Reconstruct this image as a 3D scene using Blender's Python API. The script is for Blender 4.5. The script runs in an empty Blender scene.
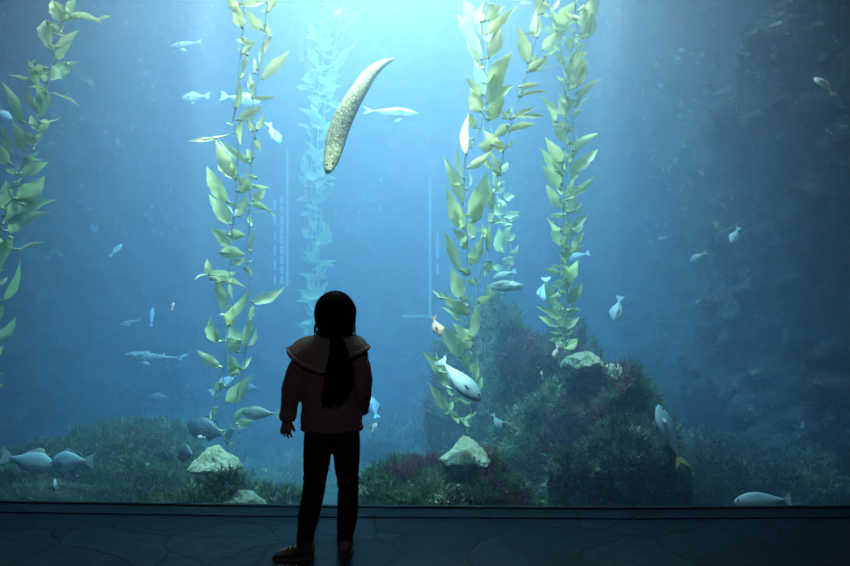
import bpy, bmesh, math, random
import numpy as np
from mathutils import Vector, Matrix, noise, Quaternion

random.seed(7); rng = np.random.default_rng(7)
SC = bpy.context.scene
COL = SC.collection
PI = math.pi
F, CAMZ = 826.4, 1.13                      # focal length in pixels of the 850 wide frame, eye height


def P(px, py, d):
    """point of the place at depth d along the photograph's line of sight"""
    return Vector(((px - 425) / F * d, d, CAMZ - (py - 283) / F * d))


# ------------------------------------------------------------------ materials
def new_mat(name):
    m = bpy.data.materials.new(name); m.use_nodes = True
    nt = m.node_tree; nt.nodes.clear()
    out = nt.nodes.new('ShaderNodeOutputMaterial')
    return m, nt, out


def N(nt, typ, **kw):
    n = nt.nodes.new(typ)
    for k, v in kw.items():
        if k in n.inputs.keys():
            n.inputs[k].default_value = v
        else:
            setattr(n, k, v)
    return n


def ramp(nt, fac, stops, interp='LINEAR'):
    r = nt.nodes.new('ShaderNodeValToRGB'); r.color_ramp.interpolation = interp
    e = r.color_ramp.elements
    e[0].position, e[0].color = stops[0][0], (*stops[0][1], 1)
    e[1].position, e[1].color = stops[-1][0], (*stops[-1][1], 1)
    for p, c in stops[1:-1]:
        x = e.new(p); x.color = (*c, 1)
    nt.links.new(fac, r.inputs[0])
    return r.outputs[0]


def simple(name, col, rough=.6, metal=0, spec=.5, noise_scale=None, var=.25, bump=0, bscale=60, coord='Object'):
    m, nt, out = new_mat(name)
    b = N(nt, 'ShaderNodeBsdfPrincipled', Roughness=rough, Metallic=metal)
    b.inputs['Specular IOR Level'].default_value = spec
    tc = nt.nodes.new('ShaderNodeTexCoord')
    nz = N(nt, 'ShaderNodeTexNoise', Scale=noise_scale or 20, Detail=4)
    nt.links.new(tc.outputs[coord], nz.inputs['Vector'])
    lo = tuple(c * (1 - var) for c in col); hi = tuple(min(1, c * (1 + var)) for c in col)
    nt.links.new(ramp(nt, nz.outputs[0], [(.3, lo), (.7, hi)]), b.inputs['Base Color'])
    if bump:
        n2 = N(nt, 'ShaderNodeTexNoise', Scale=bscale, Detail=3)
        nt.links.new(tc.outputs[coord], n2.inputs['Vector'])
        bp = N(nt, 'ShaderNodeBump', Strength=bump, Distance=.01)
        nt.links.new(n2.outputs[0], bp.inputs['Height']); nt.links.new(bp.outputs[0], b.inputs['Normal'])
    nt.links.new(b.outputs[0], out.inputs[0])
    return m


def mat_water():
    m, nt, out = new_mat('sea_water')
    s = N(nt, 'ShaderNodeVolumeScatter', Color=SCAT_COL, Density=SCAT_D, Anisotropy=.35)
    a = N(nt, 'ShaderNodeVolumeAbsorption', Color=ABS_COL, Density=ABS_D)
    ad = nt.nodes.new('ShaderNodeAddShader')
    nt.links.new(s.outputs[0], ad.inputs[0]); nt.links.new(a.outputs[0], ad.inputs[1])
    nt.links.new(ad.outputs[0], out.inputs['Volume'])
    return m


SCAT_COL, SCAT_D = (.58, .73, 1.0, 1), .205
ABS_COL, ABS_D = (.12, .68, .97, 1), .47


def mat_pane():
    m, nt, out = new_mat('acrylic_pane')
    t = N(nt, 'ShaderNodeBsdfTransparent', Color=(.975, .99, .995, 1))
    g = N(nt, 'ShaderNodeBsdfGlossy', Roughness=.02)
    fr = N(nt, 'ShaderNodeFresnel', IOR=1.12)
    mx = nt.nodes.new('ShaderNodeMixShader')
    nt.links.new(fr.outputs[0], mx.inputs[0]); nt.links.new(t.outputs[0], mx.inputs[1]); nt.links.new(g.outputs[0], mx.inputs[2])
    nt.links.new(mx.outputs[0], out.inputs[0])
    return m


def mat_seam():
    m, nt, out = new_mat('clear_joint')
    t = N(nt, 'ShaderNodeBsdfTransparent', Color=(.99, .992, .995, 1))
    nt.links.new(t.outputs[0], out.inputs[0])
    return m


def mat_kelp(name, a, b, c):
    """leathery translucent blade: pigment from the per-blade tint plus mottling"""
    m, nt, out = new_mat(name)
    at = N(nt, 'ShaderNodeAttribute', attribute_name='tint')
    tc = nt.nodes.new('ShaderNodeTexCoord')
    nz = N(nt, 'ShaderNodeTexNoise', Scale=28, Detail=5, Roughness=.6)
    nt.links.new(tc.outputs['Object'], nz.inputs['Vector'])
    ad = N(nt, 'ShaderNodeMath', operation='MULTIPLY_ADD')
    nt.links.new(nz.outputs[0], ad.inputs[0]); ad.inputs[1].default_value = .35
    nt.links.new(at.outputs['Fac'], ad.inputs[2])
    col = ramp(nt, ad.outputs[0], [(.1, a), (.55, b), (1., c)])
    d = N(nt, 'ShaderNodeBsdfPrincipled', Roughness=.33)
    tr = nt.nodes.new('ShaderNodeBsdfTranslucent')
    bp = N(nt, 'ShaderNodeBump', Strength=.5, Distance=.01)
    nt.links.new(nz.outputs[0], bp.inputs['Height']); nt.links.new(bp.outputs[0], d.inputs['Normal'])
    nt.links.new(col, d.inputs['Base Color']); nt.links.new(col, tr.inputs['Color'])
    mx = N(nt, 'ShaderNodeMixShader', Fac=.5)
    nt.links.new(d.outputs[0], mx.inputs[1]); nt.links.new(tr.outputs[0], mx.inputs[2])
    nt.links.new(mx.outputs[0], out.inputs[0])
    return m


def mat_rock(name='encrusted_rock', scale=3.0, dark=(.035, .045, .03), mid=(.11, .12, .07), red=(.16, .05, .06), pale=(.42, .44, .33), clump=0):
    m, nt, out = new_mat(name)
    tc = nt.nodes.new('ShaderNodeTexCoord')
    v = tc.outputs['Object']
    n1 = N(nt, 'ShaderNodeTexNoise', Scale=scale, Detail=9, Roughness=.68); nt.links.new(v, n1.inputs['Vector'])
    n2 = N(nt, 'ShaderNodeTexNoise', Scale=scale * 1.7, Detail=7, Roughness=.7); n2.inputs['Distortion'].default_value = .6
    nt.links.new(v, n2.inputs['Vector'])
    n3 = N(nt, 'ShaderNodeTexNoise', Scale=scale * 5, Detail=6, Roughness=.75); nt.links.new(v, n3.inputs['Vector'])
    base = ramp(nt, n1.outputs[0], [(.35, dark), (.6, mid)])
    f2 = ramp(nt, n2.outputs[0], [(.52, (0, 0, 0)), (.62, (1, 1, 1))])
    mx = N(nt, 'ShaderNodeMix', data_type='RGBA'); nt.links.new(f2, mx.inputs[0]); nt.links.new(base, mx.inputs[6]); mx.inputs[7].default_value = (*red, 1)
    f3 = ramp(nt, n3.outputs[0], [(.56, (0, 0, 0)), (.68, (1, 1, 1))])
    if clump:      # crust grows in large patches
        n4 = N(nt, 'ShaderNodeTexNoise', Scale=clump, Detail=3); nt.links.new(v, n4.inputs['Vector'])
        mm = N(nt, 'ShaderNodeMath', operation='MULTIPLY'); nt.links.new(f3, mm.inputs[0]); nt.links.new(ramp(nt, n4.outputs[0], [(.5, (0, 0, 0)), (.6, (1, 1, 1))]), mm.inputs[1]); f3 = mm.outputs[0]
    mx2 = N(nt, 'ShaderNodeMix', data_type='RGBA'); nt.links.new(f3, mx2.inputs[0]); nt.links.new(mx.outputs[2], mx2.inputs[6]); mx2.inputs[7].default_value = (*pale, 1)
    b = N(nt, 'ShaderNodeBsdfPrincipled', Roughness=.9)
    nt.links.new(mx2.outputs[2], b.inputs['Base Color'])
    bp = N(nt, 'ShaderNodeBump', Strength=1, Distance=.08); nt.links.new(n3.outputs[0], bp.inputs['Height']); nt.links.new(bp.outputs[0], b.inputs['Normal'])
    nt.links.new(b.outputs[0], out.inputs[0])
    return m


def mat_attr(name, rough=.7, translucent=.25):
    m, nt, out = new_mat(name)
    at = N(nt, 'ShaderNodeAttribute', attribute_name='tint')
    d = N(nt, 'ShaderNodeBsdfPrincipled', Roughness=rough)
    tr = nt.nodes.new('ShaderNodeBsdfTranslucent')
    nt.links.new(at.outputs['Color'], d.inputs['Base Color']); nt.links.new(at.outputs['Color'], tr.inputs['Color'])
    mx = N(nt, 'ShaderNodeMixShader', Fac=translucent)
    nt.links.new(d.outputs[0], mx.inputs[1]); nt.links.new(tr.outputs[0], mx.inputs[2]); nt.links.new(mx.outputs[0], out.inputs[0])
    return m


def mat_fish(name, back, side, belly, rough=.45, metal=.0, spots=None, spot_scale=40, stripes=None):
    """pigment runs from back to belly of the animal itself (its own local up axis)"""
    m, nt, out = new_mat(name)
    tc = nt.nodes.new('ShaderNodeTexCoord')
    sp = nt.nodes.new('ShaderNodeSeparateXYZ'); nt.links.new(tc.outputs['Generated'], sp.inputs[0])
    nz = N(nt, 'ShaderNodeTexNoise', Scale=9, Detail=3); nt.links.new(tc.outputs['Generated'], nz.inputs['Vector'])
    ad = N(nt, 'ShaderNodeMath', operation='MULTIPLY_ADD'); nt.links.new(nz.outputs[0], ad.inputs[0]); ad.inputs[1].default_value = .25
    nt.links.new(sp.outputs[2], ad.inputs[2])
    col = ramp(nt, ad.outputs[0], [(.2, belly), (.5, side), (.95, back)])
    if spots:
        vo = N(nt, 'ShaderNodeTexVoronoi', Scale=spot_scale); nt.links.new(tc.outputs['Object'], vo.inputs['Vector'])
        f = ramp(nt, vo.outputs['Distance'], [(.28, (1, 1, 1)), (.42, (0, 0, 0))])
        mx = N(nt, 'ShaderNodeMix', data_type='RGBA'); nt.links.new(f, mx.inputs[0]); nt.links.new(col, mx.inputs[6]); mx.inputs[7].default_value = (*spots, 1)
        col = mx.outputs[2]
    b = N(nt, 'ShaderNodeBsdfPrincipled', Roughness=rough, Metallic=metal)
    nt.links.new(col, b.inputs['Base Color'])
    sc = N(nt, 'ShaderNodeTexVoronoi', Scale=90); nt.links.new(tc.outputs['Object'], sc.inputs['Vector'])
    bp = N(nt, 'ShaderNodeBump', Strength=.25, Distance=.004); nt.links.new(sc.outputs['Distance'], bp.inputs['Height']); nt.links.new(bp.outputs[0], b.inputs['Normal'])
    nt.links.new(b.outputs[0], out.inputs[0])
    return m


def mat_eel():
    m, nt, out = new_mat('eel_skin')
    tc = nt.nodes.new('ShaderNodeTexCoord')
    uv = nt.nodes.new('ShaderNodeUVMap'); uv.uv_map = 'UVMap'
    mp = N(nt, 'ShaderNodeMapping'); mp.inputs['Scale'].default_value = (34, 6, 1)
    nt.links.new(uv.outputs[0], mp.inputs[0])
    nz = N(nt, 'ShaderNodeTexNoise', Scale=3, Detail=3); nt.links.new(tc.outputs['Object'], nz.inputs['Vector'])
    vo = N(nt, 'ShaderNodeTexVoronoi', feature='DISTANCE_TO_EDGE', Scale=1.6); nt.links.new(mp.outputs[0], vo.inputs['Vector'])
    n2 = N(nt, 'ShaderNodeTexNoise', Scale=2.2, Detail=5, Roughness=.7); nt.links.new(mp.outputs[0], n2.inputs['Vector'])
    col = ramp(nt, n2.outputs[0], [(.3, (.28, .21, .08)), (.5, (.74, .60, .27)), (.72, (1, .90, .52))])
    f = ramp(nt, vo.outputs['Distance'], [(.02, (1, 1, 1)), (.16, (0, 0, 0))])
    mx = N(nt, 'ShaderNodeMix', data_type='RGBA'); nt.links.new(f, mx.inputs[0]); nt.links.new(col, mx.inputs[6]); mx.inputs[7].default_value = (.16, .13, .06, 1)
    b = N(nt, 'ShaderNodeBsdfPrincipled', Roughness=.6); b.inputs['Specular IOR Level'].default_value = .2; nt.links.new(mx.outputs[2], b.inputs['Base Color'])
    bp = N(nt, 'ShaderNodeBump', Strength=.6, Distance=.006); nt.links.new(n2.outputs[0], bp.inputs['Height']); nt.links.new(bp.outputs[0], b.inputs['Normal'])
    nt.links.new(b.outputs[0], out.inputs[0])
    return m


def mat_flagstone():
    m, nt, out = new_mat('slate_flagstones')
    tc = nt.nodes.new('ShaderNodeTexCoord')
    nz = N(nt, 'ShaderNodeTexNoise', Scale=1.6, Detail=3); nt.links.new(tc.outputs['Object'], nz.inputs['Vector'])
    mixv = N(nt, 'ShaderNodeMix', data_type='RGBA', blend_type='LINEAR_LIGHT'); mixv.inputs[0].default_value = .13
    nt.links.new(tc.outputs['Object'], mixv.inputs[6]); nt.links.new(nz.outputs['Color'], mixv.inputs[7])
    vo = N(nt, 'ShaderNodeTexVoronoi', feature='DISTANCE_TO_EDGE', Scale=2.3); nt.links.new(mixv.outputs[2], vo.inputs['Vector'])
    vc = N(nt, 'ShaderNodeTexVoronoi', feature='F1', Scale=2.3); nt.links.new(mixv.outputs[2], vc.inputs['Vector'])
    n2 = N(nt, 'ShaderNodeTexNoise', Scale=14, Detail=7, Roughness=.65); nt.links.new(tc.outputs['Object'], n2.inputs['Vector'])
    stone = ramp(nt, n2.outputs[0], [(.3, (.008, .014, .014)), (.7, (.028, .042, .042))])
    hs = N(nt, 'ShaderNodeHueSaturation'); nt.links.new(stone, hs.inputs['Color'])
    sx = nt.nodes.new('ShaderNodeSeparateColor'); nt.links.new(vc.outputs['Color'], sx.inputs[0])
    mr = N(nt, 'ShaderNodeMapRange'); mr.inputs['To Min'].default_value = .55; mr.inputs['To Max'].default_value = 1.5
    nt.links.new(sx.outputs[0], mr.inputs['Value']); nt.links.new(mr.outputs[0], hs.inputs['Value'])
    jf = ramp(nt, vo.outputs['Distance'], [(.006, (1, 1, 1)), (.018, (0, 0, 0))])
    mx = N(nt, 'ShaderNodeMix', data_type='RGBA'); nt.links.new(jf, mx.inputs[0]); nt.links.new(hs.outputs[0], mx.inputs[6]); mx.inputs[7].default_value = (.004, .005, .006, 1)
    b = N(nt, 'ShaderNodeBsdfPrincipled', Roughness=.62); b.inputs['Specular IOR Level'].default_value = .3; nt.links.new(mx.outputs[2], b.inputs['Base Color'])
    h = ramp(nt, vo.outputs['Distance'], [(.0, (0, 0, 0)), (.02, (1, 1, 1))])
    bp0 = N(nt, 'ShaderNodeBump', Strength=.6, Distance=.012); nt.links.new(n2.outputs[0], bp0.inputs['Height'])
    bp = N(nt, 'ShaderNodeBump', Strength=.45, Distance=.005); nt.links.new(h, bp.inputs['Height']); nt.links.new(bp0.outputs[0], bp.inputs['Normal'])
    nt.links.new(bp.outputs[0], b.inputs['Normal'])
    nt.links.new(b.outputs[0], out.inputs[0])
    return m


def mat_emit(name, col, s):
    m, nt, out = new_mat(name)
    e = N(nt, 'ShaderNodeEmission', Color=(*col, 1), Strength=s)
    nt.links.new(e.outputs[0], out.inputs[0])
    return m


# ------------------------------------------------------------------ mesh helpers
def link(name, me, mats=None, parent=None, smooth=True):
    o = bpy.data.objects.new(name, me); COL.objects.link(o)
    for m in (mats if isinstance(mats, (list, tuple)) else [mats] if mats else []):
        me.materials.append(m)
    if smooth and len(me.polygons):
        me.polygons.foreach_set('use_smooth', [True] * len(me.polygons))
    if parent is not None:
        o.parent = parent
        o.matrix_parent_inverse = parent.matrix_world.inverted() if False else Matrix()
    return o


def mesh_np(name, V, Fs, tint=None):
    me = bpy.data.meshes.new(name)
    me.from_pydata([tuple(v) for v in V], [], [tuple(f) for f in Fs])
    if tint is not None:
        a = me.color_attributes.new('tint', 'FLOAT_COLOR', 'POINT')
        t = np.ones((len(V), 4), np.float32); t[:, :3] = tint
        a.data.foreach_set('color', t.ravel())
    me.update()
    return me


class MB:
    """collects verts and faces of ONE mesh"""
    def __init__(s): s.v, s.f, s.t = [], [], []

    def add(s, vs, fs, tint=None):
        o = len(s.v); s.v += [tuple(v) for v in vs]; s.f += [tuple(i + o for i in f) for f in fs]
        s.t += [tint if tint is not None else (1, 1, 1)] * len(vs)

    def tube(s, pts, radii, seg=8, squash=1.0, up=None, tint=None):
        pts = [Vector(p) for p in pts]; vs, fs = [], []
        ref = Vector(up) if up is not None else Vector((0.13, -1, 0.07)).normalized()
        for i, p in enumerate(pts):
            t = (pts[min(i + 1, len(pts) - 1)] - pts[max(i - 1, 0)]).normalized()
            a = t.cross(ref)
            if a.length < 1e-3: a = t.cross(Vector((1, 0, .2)))
            a.normalize(); b = a.cross(t).normalized()
            for k in range(seg):
                th = 2 * PI * k / seg
                vs.append(p + a * math.cos(th) * radii[i] + b * math.sin(th) * radii[i] * squash)
        for i in range(len(pts) - 1):
            for k in range(seg):
                k2 = (k + 1) % seg
                fs.append((i * seg + k, i * seg + k2, (i + 1) * seg + k2, (i + 1) * seg + k))
        fs.append(tuple(reversed(range(seg)))); fs.append(tuple(range((len(pts) - 1) * seg, len(pts) * seg)))
        s.add(vs, fs, tint)

    def ball(s, c, r, seg=12, rings=8, rot=None, tint=None):
        c = Vector(c); r = Vector(r) if hasattr(r, '__len__') else Vector((r, r, r)); vs, fs = [], []
        for i in range(rings + 1):
            ph = PI * i / rings
            for k in range(seg):
                th = 2 * PI * k / seg
                q = Vector((r.x * math.sin(ph) * math.cos(th), r.y * math.sin(ph) * math.sin(th), r.z * math.cos(ph)))
                if rot is not None: q = rot @ q
                vs.append(c + q)
        for i in range(rings):
            for k in range(seg):
                k2 = (k + 1) % seg
                fs.append((i * seg + k, (i + 1) * seg + k, (i + 1) * seg + k2, i * seg + k2))
        s.add(vs, fs, tint)

    def box(s, a, b):
        (x0, y0, z0), (x1, y1, z1) = a, b
        vs = [(x, y, z) for x in (x0, x1) for y in (y0, y1) for z in (z0, z1)]
        s.add(vs, [(0, 1, 3, 2), (4, 6, 7, 5), (0, 4, 5, 1), (2, 3, 7, 6), (0, 2, 6, 4), (1, 5, 7, 3)])

    def build(s, name, mats, parent=None, smooth=True, tint=False):
        me = mesh_np(name, s.v, s.f, np.array(s.t, np.float32) if tint else None)
        return link(name, me, mats, parent, smooth)


def remesh(mb, voxel, smooth_it=4, name='m'):
    """union of closed pieces as one continuous skin"""
    me = mesh_np(name, mb.v, mb.f)
    bm = bmesh.new(); bm.from_mesh(me); bmesh.ops.remove_doubles(bm, verts=bm.verts, dist=1e-6)
    bmesh.ops.recalc_face_normals(bm, faces=bm.faces); bm.to_mesh(me); bm.free()
    o = bpy.data.objects.new('tmp', me); COL.objects.link(o)
    r = o.modifiers.new('r', 'REMESH'); r.mode = 'VOXEL'; r.voxel_size = voxel
    if smooth_it:
        q = o.modifiers.new('s', 'SMOOTH'); q.factor = .5; q.iterations = smooth_it
    dg = bpy.context.evaluated_depsgraph_get(); dg.update()
    out = bpy.data.meshes.new_from_object(o.evaluated_get(dg))
    bpy.data.objects.remove(o); out.name = name
    return out


def tag(o, label=None, cat=None, group=None, kind=None):
    if label: o['label'] = label
    if cat: o['category'] = cat
    if group: o['group'] = group
    if kind: o['kind'] = kind
    return o


def fbm(p, oct=4, H=.5):
    a, s, f = 0, 1, 1
    for _ in range(oct):
        a += s * noise.noise(p * f); s *= H; f *= 2.05
    return a


# ------------------------------------------------------------------ materials used
M = dict(
    water=mat_water(), pane=mat_pane(), seam=mat_seam(), floor=mat_flagstone(),
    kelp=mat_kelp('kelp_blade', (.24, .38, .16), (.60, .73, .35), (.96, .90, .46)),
    stipe=simple('kelp_stipe', (.68, .72, .42), .5), bulb=simple('kelp_float', (.7, .74, .42), .4),
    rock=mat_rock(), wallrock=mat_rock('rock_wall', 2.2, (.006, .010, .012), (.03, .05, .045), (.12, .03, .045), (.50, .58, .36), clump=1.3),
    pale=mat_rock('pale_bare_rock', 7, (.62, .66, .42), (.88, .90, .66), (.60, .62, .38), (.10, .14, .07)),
    turf=mat_attr('algae_turf'), holdfast=simple('kelp_holdfast', (.35, .36, .14), .6),
    dark=simple('dark_painted_wall', (.012, .013, .015), .8), lit=mat_emit('glow_bar', (.6, .85, 1.0), .65),
    darkedge=simple('shadow_line_black', (.01, .01, .01), .7),
    silver=mat_fish('silver_scales', (.34, .40, .44), (.52, .58, .62), (.66, .70, .72)),
    silverfin=simple('pale_fin', (.45, .54, .58), .5),
    bluefish=mat_fish('blue_grey_scales', (.32, .46, .54), (.48, .62, .70), (.62, .72, .76)),
    yellowfin=simple('yellow_fin', (.52, .54, .16), .5),
    shark=mat_fish('leopard_shark_skin', (.30, .33, .32), (.42, .46, .44), (.75, .78, .76), metal=0, spots=(.10, .12, .12), spot_scale=16),
    bass=mat_fish('mottled_bass_skin', (.20, .26, .20), (.52, .60, .52), (.75, .8, .72), metal=.1, spots=(.12, .18, .16), spot_scale=42),
    darkfish=mat_fish('dark_spotted_skin', (.04, .07, .10), (.07, .11, .16), (.12, .17, .22), metal=0, spots=(.28, .34, .36), spot_scale=24),
    darkfin=simple('dark_fin', (.06, .09, .12), .6),
    orange=mat_fish('orange_glint_body', (1, .52, .34), (1, .62, .44), (1, .70, .52), metal=0),
    orangefin=simple('orange_glint_fin', (1, .5, .3), .5),
    pink=mat_fish('pink_scales', (.95, .45, .40), (1, .62, .55), (1, .8, .75), metal=0), pinkfin=simple('pink_fin', (1, .6, .5), .5),
    brown=mat_fish('tan_scales', (.4, .36, .26), (.6, .56, .42), (.8, .78, .66), metal=0), brownfin=simple('tan_fin', (.5, .46, .34), .5),
    eye=simple('fish_eye', (.01, .012, .015), .15), eel=mat_eel(), eelfin=simple('eel_fin', (.10, .11, .08), .5),
    skin=simple('child_skin', (.42, .28, .23), .55, var=.08), hair=simple('black_hair', (.004, .0035, .0035), .6, spec=.12, noise_scale=60, bump=.6, bscale=150),
    jacket=simple('pink_fleece', (.38, .24, .27), .95, noise_scale=70, var=.2, bump=.5, bscale=200),
    hoodlining=simple('cream_hood_lining', (.55, .42, .33), .95, noise_scale=90, var=.3, bump=.8, bscale=140),
    ribbing=simple('pale_hood_edge', (.66, .55, .50), .95, noise_scale=120, var=.3, bump=.8, bscale=160),
    trousers=simple('black_leggings', (.012, .012, .016), .85, bump=.2, bscale=60),
    shoe=simple('tan_shoe', (.13, .105, .10), .8, bump=.3), sole=simple('shoe_sole', (.20, .18, .16), .8), lace=simple('shoe_lace', (.02, .02, .02), .8),
)

# ------------------------------------------------------------------ camera
cam = bpy.data.cameras.new('camera'); co = bpy.data.objects.new('camera', cam); COL.objects.link(co)
cam.lens = 35; cam.sensor_width = 36; co.location = (0, 0, CAMZ); co.rotation_euler = (PI / 2, 0, 0)
cam.clip_end = 60; SC.camera = co

# ------------------------------------------------------------------ setting: room, windows, tank shell
SILL = .005
corner = [(-3.35, 4.30), ((302 - 425) / F * 4.15, 4.15), ((625 - 425) / F * 4.113, 4.113), (3.6, 4.175)]   # the faceted window's corners in plan
WTOP = 3.05


def strip(xy0, xy1, d0, d1, z0, z1, mb):
    """upright slab between two plan points, from d0 to d1 behind their line"""
    a, b = Vector((*xy0, 0)), Vector((*xy1, 0)); t = (b - a).normalized(); n = Vector((-t.y, t.x, 0))
    q = [a + n * d0, b + n * d0, b + n * d1, a + n * d1]
    vs = [(p.x, p.y, z) for z in (z0, z1) for p in q]
    mb.add(vs, [(0, 3, 2, 1), (4, 5, 6, 7), (0, 1, 5, 4), (1, 2, 6, 5), (2, 3, 7, 6), (3, 0, 4, 7)])


for i in range(3):
    mb = MB(); strip(corner[i], corner[i + 1], 0, .04, SILL, WTOP, mb); mb.f = [f for k, f in enumerate(mb.f) if k not in (3, 5)]   # panes butt against each other
    o = mb.build('window_%d' % (i + 1), M['pane'], smooth=False)
    tag(o, ['left clear acrylic pane of the aquarium window', 'middle clear acrylic pane of the aquarium window behind the child', 'right clear acrylic pane of the aquarium window'][i], kind='structure')
for i in (1, 2):
    mb = MB(); x, y = corner[i]; mb.box((x - .004, y + .012, SILL), (x + .004, y + .026, WTOP))
    tag(mb.build('trim_%d' % i, M['seam'], smooth=False), kind='structure', label='clear upright joint between two aquarium window panes')
# low stone kerb under the glass
mb = MB()
for i in range(3): strip(corner[i], corner[i + 1], -.165, .05, -.02, SILL, mb)
tag(mb.build('trim_3', M['floor'], smooth=False), kind='structure', label='low stone kerb under the aquarium window')
mb = MB()
for i in range(3): strip(corner[i], corner[i + 1], -.008, -.0005, SILL, SILL + .006, mb)  # dark strip put in for the shadow line where glass meets kerb
tag(mb.build('trim_4', M['darkedge'], smooth=False), kind='structure', label='black strip drawn as the shadow line along the foot of the aquarium window')
# floor of the viewing hall, gently uneven slabs
mb = MB(); mb.add([(-4.4, -3.4, 0), (4.4, -3.4, 0), (4.4, 4.15, 0), (3.6, 4.175, 0), (corner[2][0], corner[2][1], 0), (corner[1][0], corner[1][1], 0), (-3.35, 4.30, 0), (-4.4, 4.3, 0)], [tuple(range(8))])
mb.v += [(x, y, -.25) for x, y, z in mb.v[:8]]; mb.t += [(1, 1, 1)] * 8
mb.f += [tuple(reversed(range(8, 16)))] + [(i, i + 8, (i + 1) % 8 + 8, (i + 1) % 8) for i in range(8)]
tag(mb.build('floor', M['floor'], smooth=False), kind='structure', label='dark slate flagstone floor')
for nm, a, b in (('wall_left', (-4.5, -3.5, -.25), (-4.4, 4.6, 3.5)), ('wall_right', (4.4, -3.5, -.25), (4.5, 4.6, 3.5)), ('wall_back', (-4.4, -3.5, -.25), (4.4, -3.4, 3.5)), ('ceiling', (-4.4, -3.4, 3.4), (4.4, 4.6, 3.5))):
    mb = MB(); mb.box(a, b); tag(mb.build(nm, M['dark'], smooth=False), kind='structure')
mb = MB(); mb.box((-4.4, 4.06, WTOP), (4.4, 4.45, 3.4)); mb.box((-4.4, 4.22, 0), (-3.34, 4.45, WTOP)); mb.box((3.6, 4.14, 0), (4.4, 4.45, WTOP))
tag(mb.build('wall_front', M['dark'], smooth=False), kind='structure', label='dark wall around the aquarium window')

# tank shell
TZ0, TZ1, TB = -.75, 4.9, 9.6


def rocky_sheet(name, path, z0, z1, nu, nv, amp, seed, mat, lean=0, label=None):
    """rock face rising from a plan polyline, displaced towards the water"""
    pts = [Vector((*p, 0)) for p in path]; L = [0]
    for a, b in zip(pts, pts[1:]): L.append(L[-1] + (b - a).length)
    vs, fs = [], []
    for i in range(nu + 1):
        s = L[-1] * i / nu; k = max(j for j in range(len(L)) if L[j] <= s + 1e-9); k = min(k, len(pts) - 2)
        t = (s - L[k]) / (L[k + 1] - L[k]); p = pts[k].lerp(pts[k + 1], t)
        d = (pts[min(k + 1, len(pts) - 1)] - pts[k]).normalized(); n = Vector((d.y, -d.x, 0))
        for j in range(nv + 1):
            z = z0 + (z1 - z0) * j / nv
            q = p + Vector((0, 0, z)); w = Vector((q.x + seed, q.y, q.z * .9))
            h = fbm(w * .7, 2) * .6 + fbm(w * 2.6, 5, .62) * .34 - abs(noise.noise(w * 4.3)) * .22 + noise.noise(w * 13) * .07
            vs.append(q + n * amp * h + n * lean * (1 - j / nv))
    for i in range(nu):
        for j in range(nv):
            a = i * (nv + 1) + j; fs.append((a, a + 1, a + nv + 2, a + nv + 1))
    me = mesh_np(name, vs, fs); bm = bmesh.new(); bm.from_mesh(me); bmesh.ops.recalc_face_normals(bm, faces=bm.faces); bm.to_mesh(me); bm.free()
    return tag(link(name, me, mat), label=label, kind='structure')


def blades_on(me, n, lmin, lmax, wid, pal, seed, mw=Matrix(), zmin=-9, patch=2.0, upw=.6, keep=None):
    """short algae blades rooted on a mesh, each a bent ribbon; colour by patches of species"""
    r = np.random.default_rng(seed)
    me.calc_loop_triangles(); nt = len(me.loop_triangles)
    tri = np.empty(nt * 3, np.int32); me.loop_triangles.foreach_get('vertices', tri); tri = tri.reshape(-1, 3)
    co_ = np.empty(len(me.vertices) * 3, np.float32); me.vertices.foreach_get('co', co_); co_ = co_.reshape(-1, 3)
    A, B, C_ = co_[tri[:, 0]], co_[tri[:, 1]], co_[tri[:, 2]]
    nn = np.cross(B - A, C_ - A); ar = np.linalg.norm(nn, axis=1); nn = nn / (ar[:, None] + 1e-9)
    ar = ar * (A[:, 2] > zmin) * (nn[:, 2] > -.5)
    idx = r.choice(nt, n, p=ar / ar.sum())
    u, v = r.random((n, 1)), r.random((n, 1)); sw = (u + v) > 1; u[sw] = 1 - u[sw]; v[sw] = 1 - v[sw]
    p = A[idx] * (1 - u - v) + B[idx] * u + C_[idx] * v; nrm = nn[idx]
    V, Fc, T = [], [], []
    for i in range(n):
        pi = Vector(p[i]); g = noise.noise(pi * patch + Vector((seed, 0, 0))) + .35 * noise.noise(pi * patch * 4); h = noise.noise(pi * patch * 1.7 + Vector((9, seed, 3))) + .3 * noise.noise(pi * patch * 6)
        if h < -.33 and r.random() < .75: continue
        if g > .22: c = pal[1]
        elif g < -.38: c = pal[2]
        else: c = pal[0]
        k = .55 + .9 * r.random(); c = [min(1, q * k) for q in c]
        l = lmin + (lmax - lmin) * r.random() ** 2 * (1 + .8 * max(0, h)); w = wid * (.5 + r.random())
        d = Vector(nrm[i]) * .7 + Vector((0, 0, upw)) + Vector(r.normal(0, .45, 3)); d.normalize()
        s = d.cross(Vector(r.normal(0, 1, 3))); s.normalize()
        m = pi + d * l * .55; e = pi + d * l + Vector(r.normal(0, .25, 3)) * l
        b0 = len(V); V += [pi - s * w * .5, pi + s * w * .5, m + s * w * .6, m - s * w * .6, e]
        Fc += [(b0, b0 + 1, b0 + 2, b0 + 3), (b0 + 3, b0 + 2, b0 + 4)]; T += [c] * 5
    return mesh_np('algae_turf', V, Fc, np.array(T, np.float32))


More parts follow.
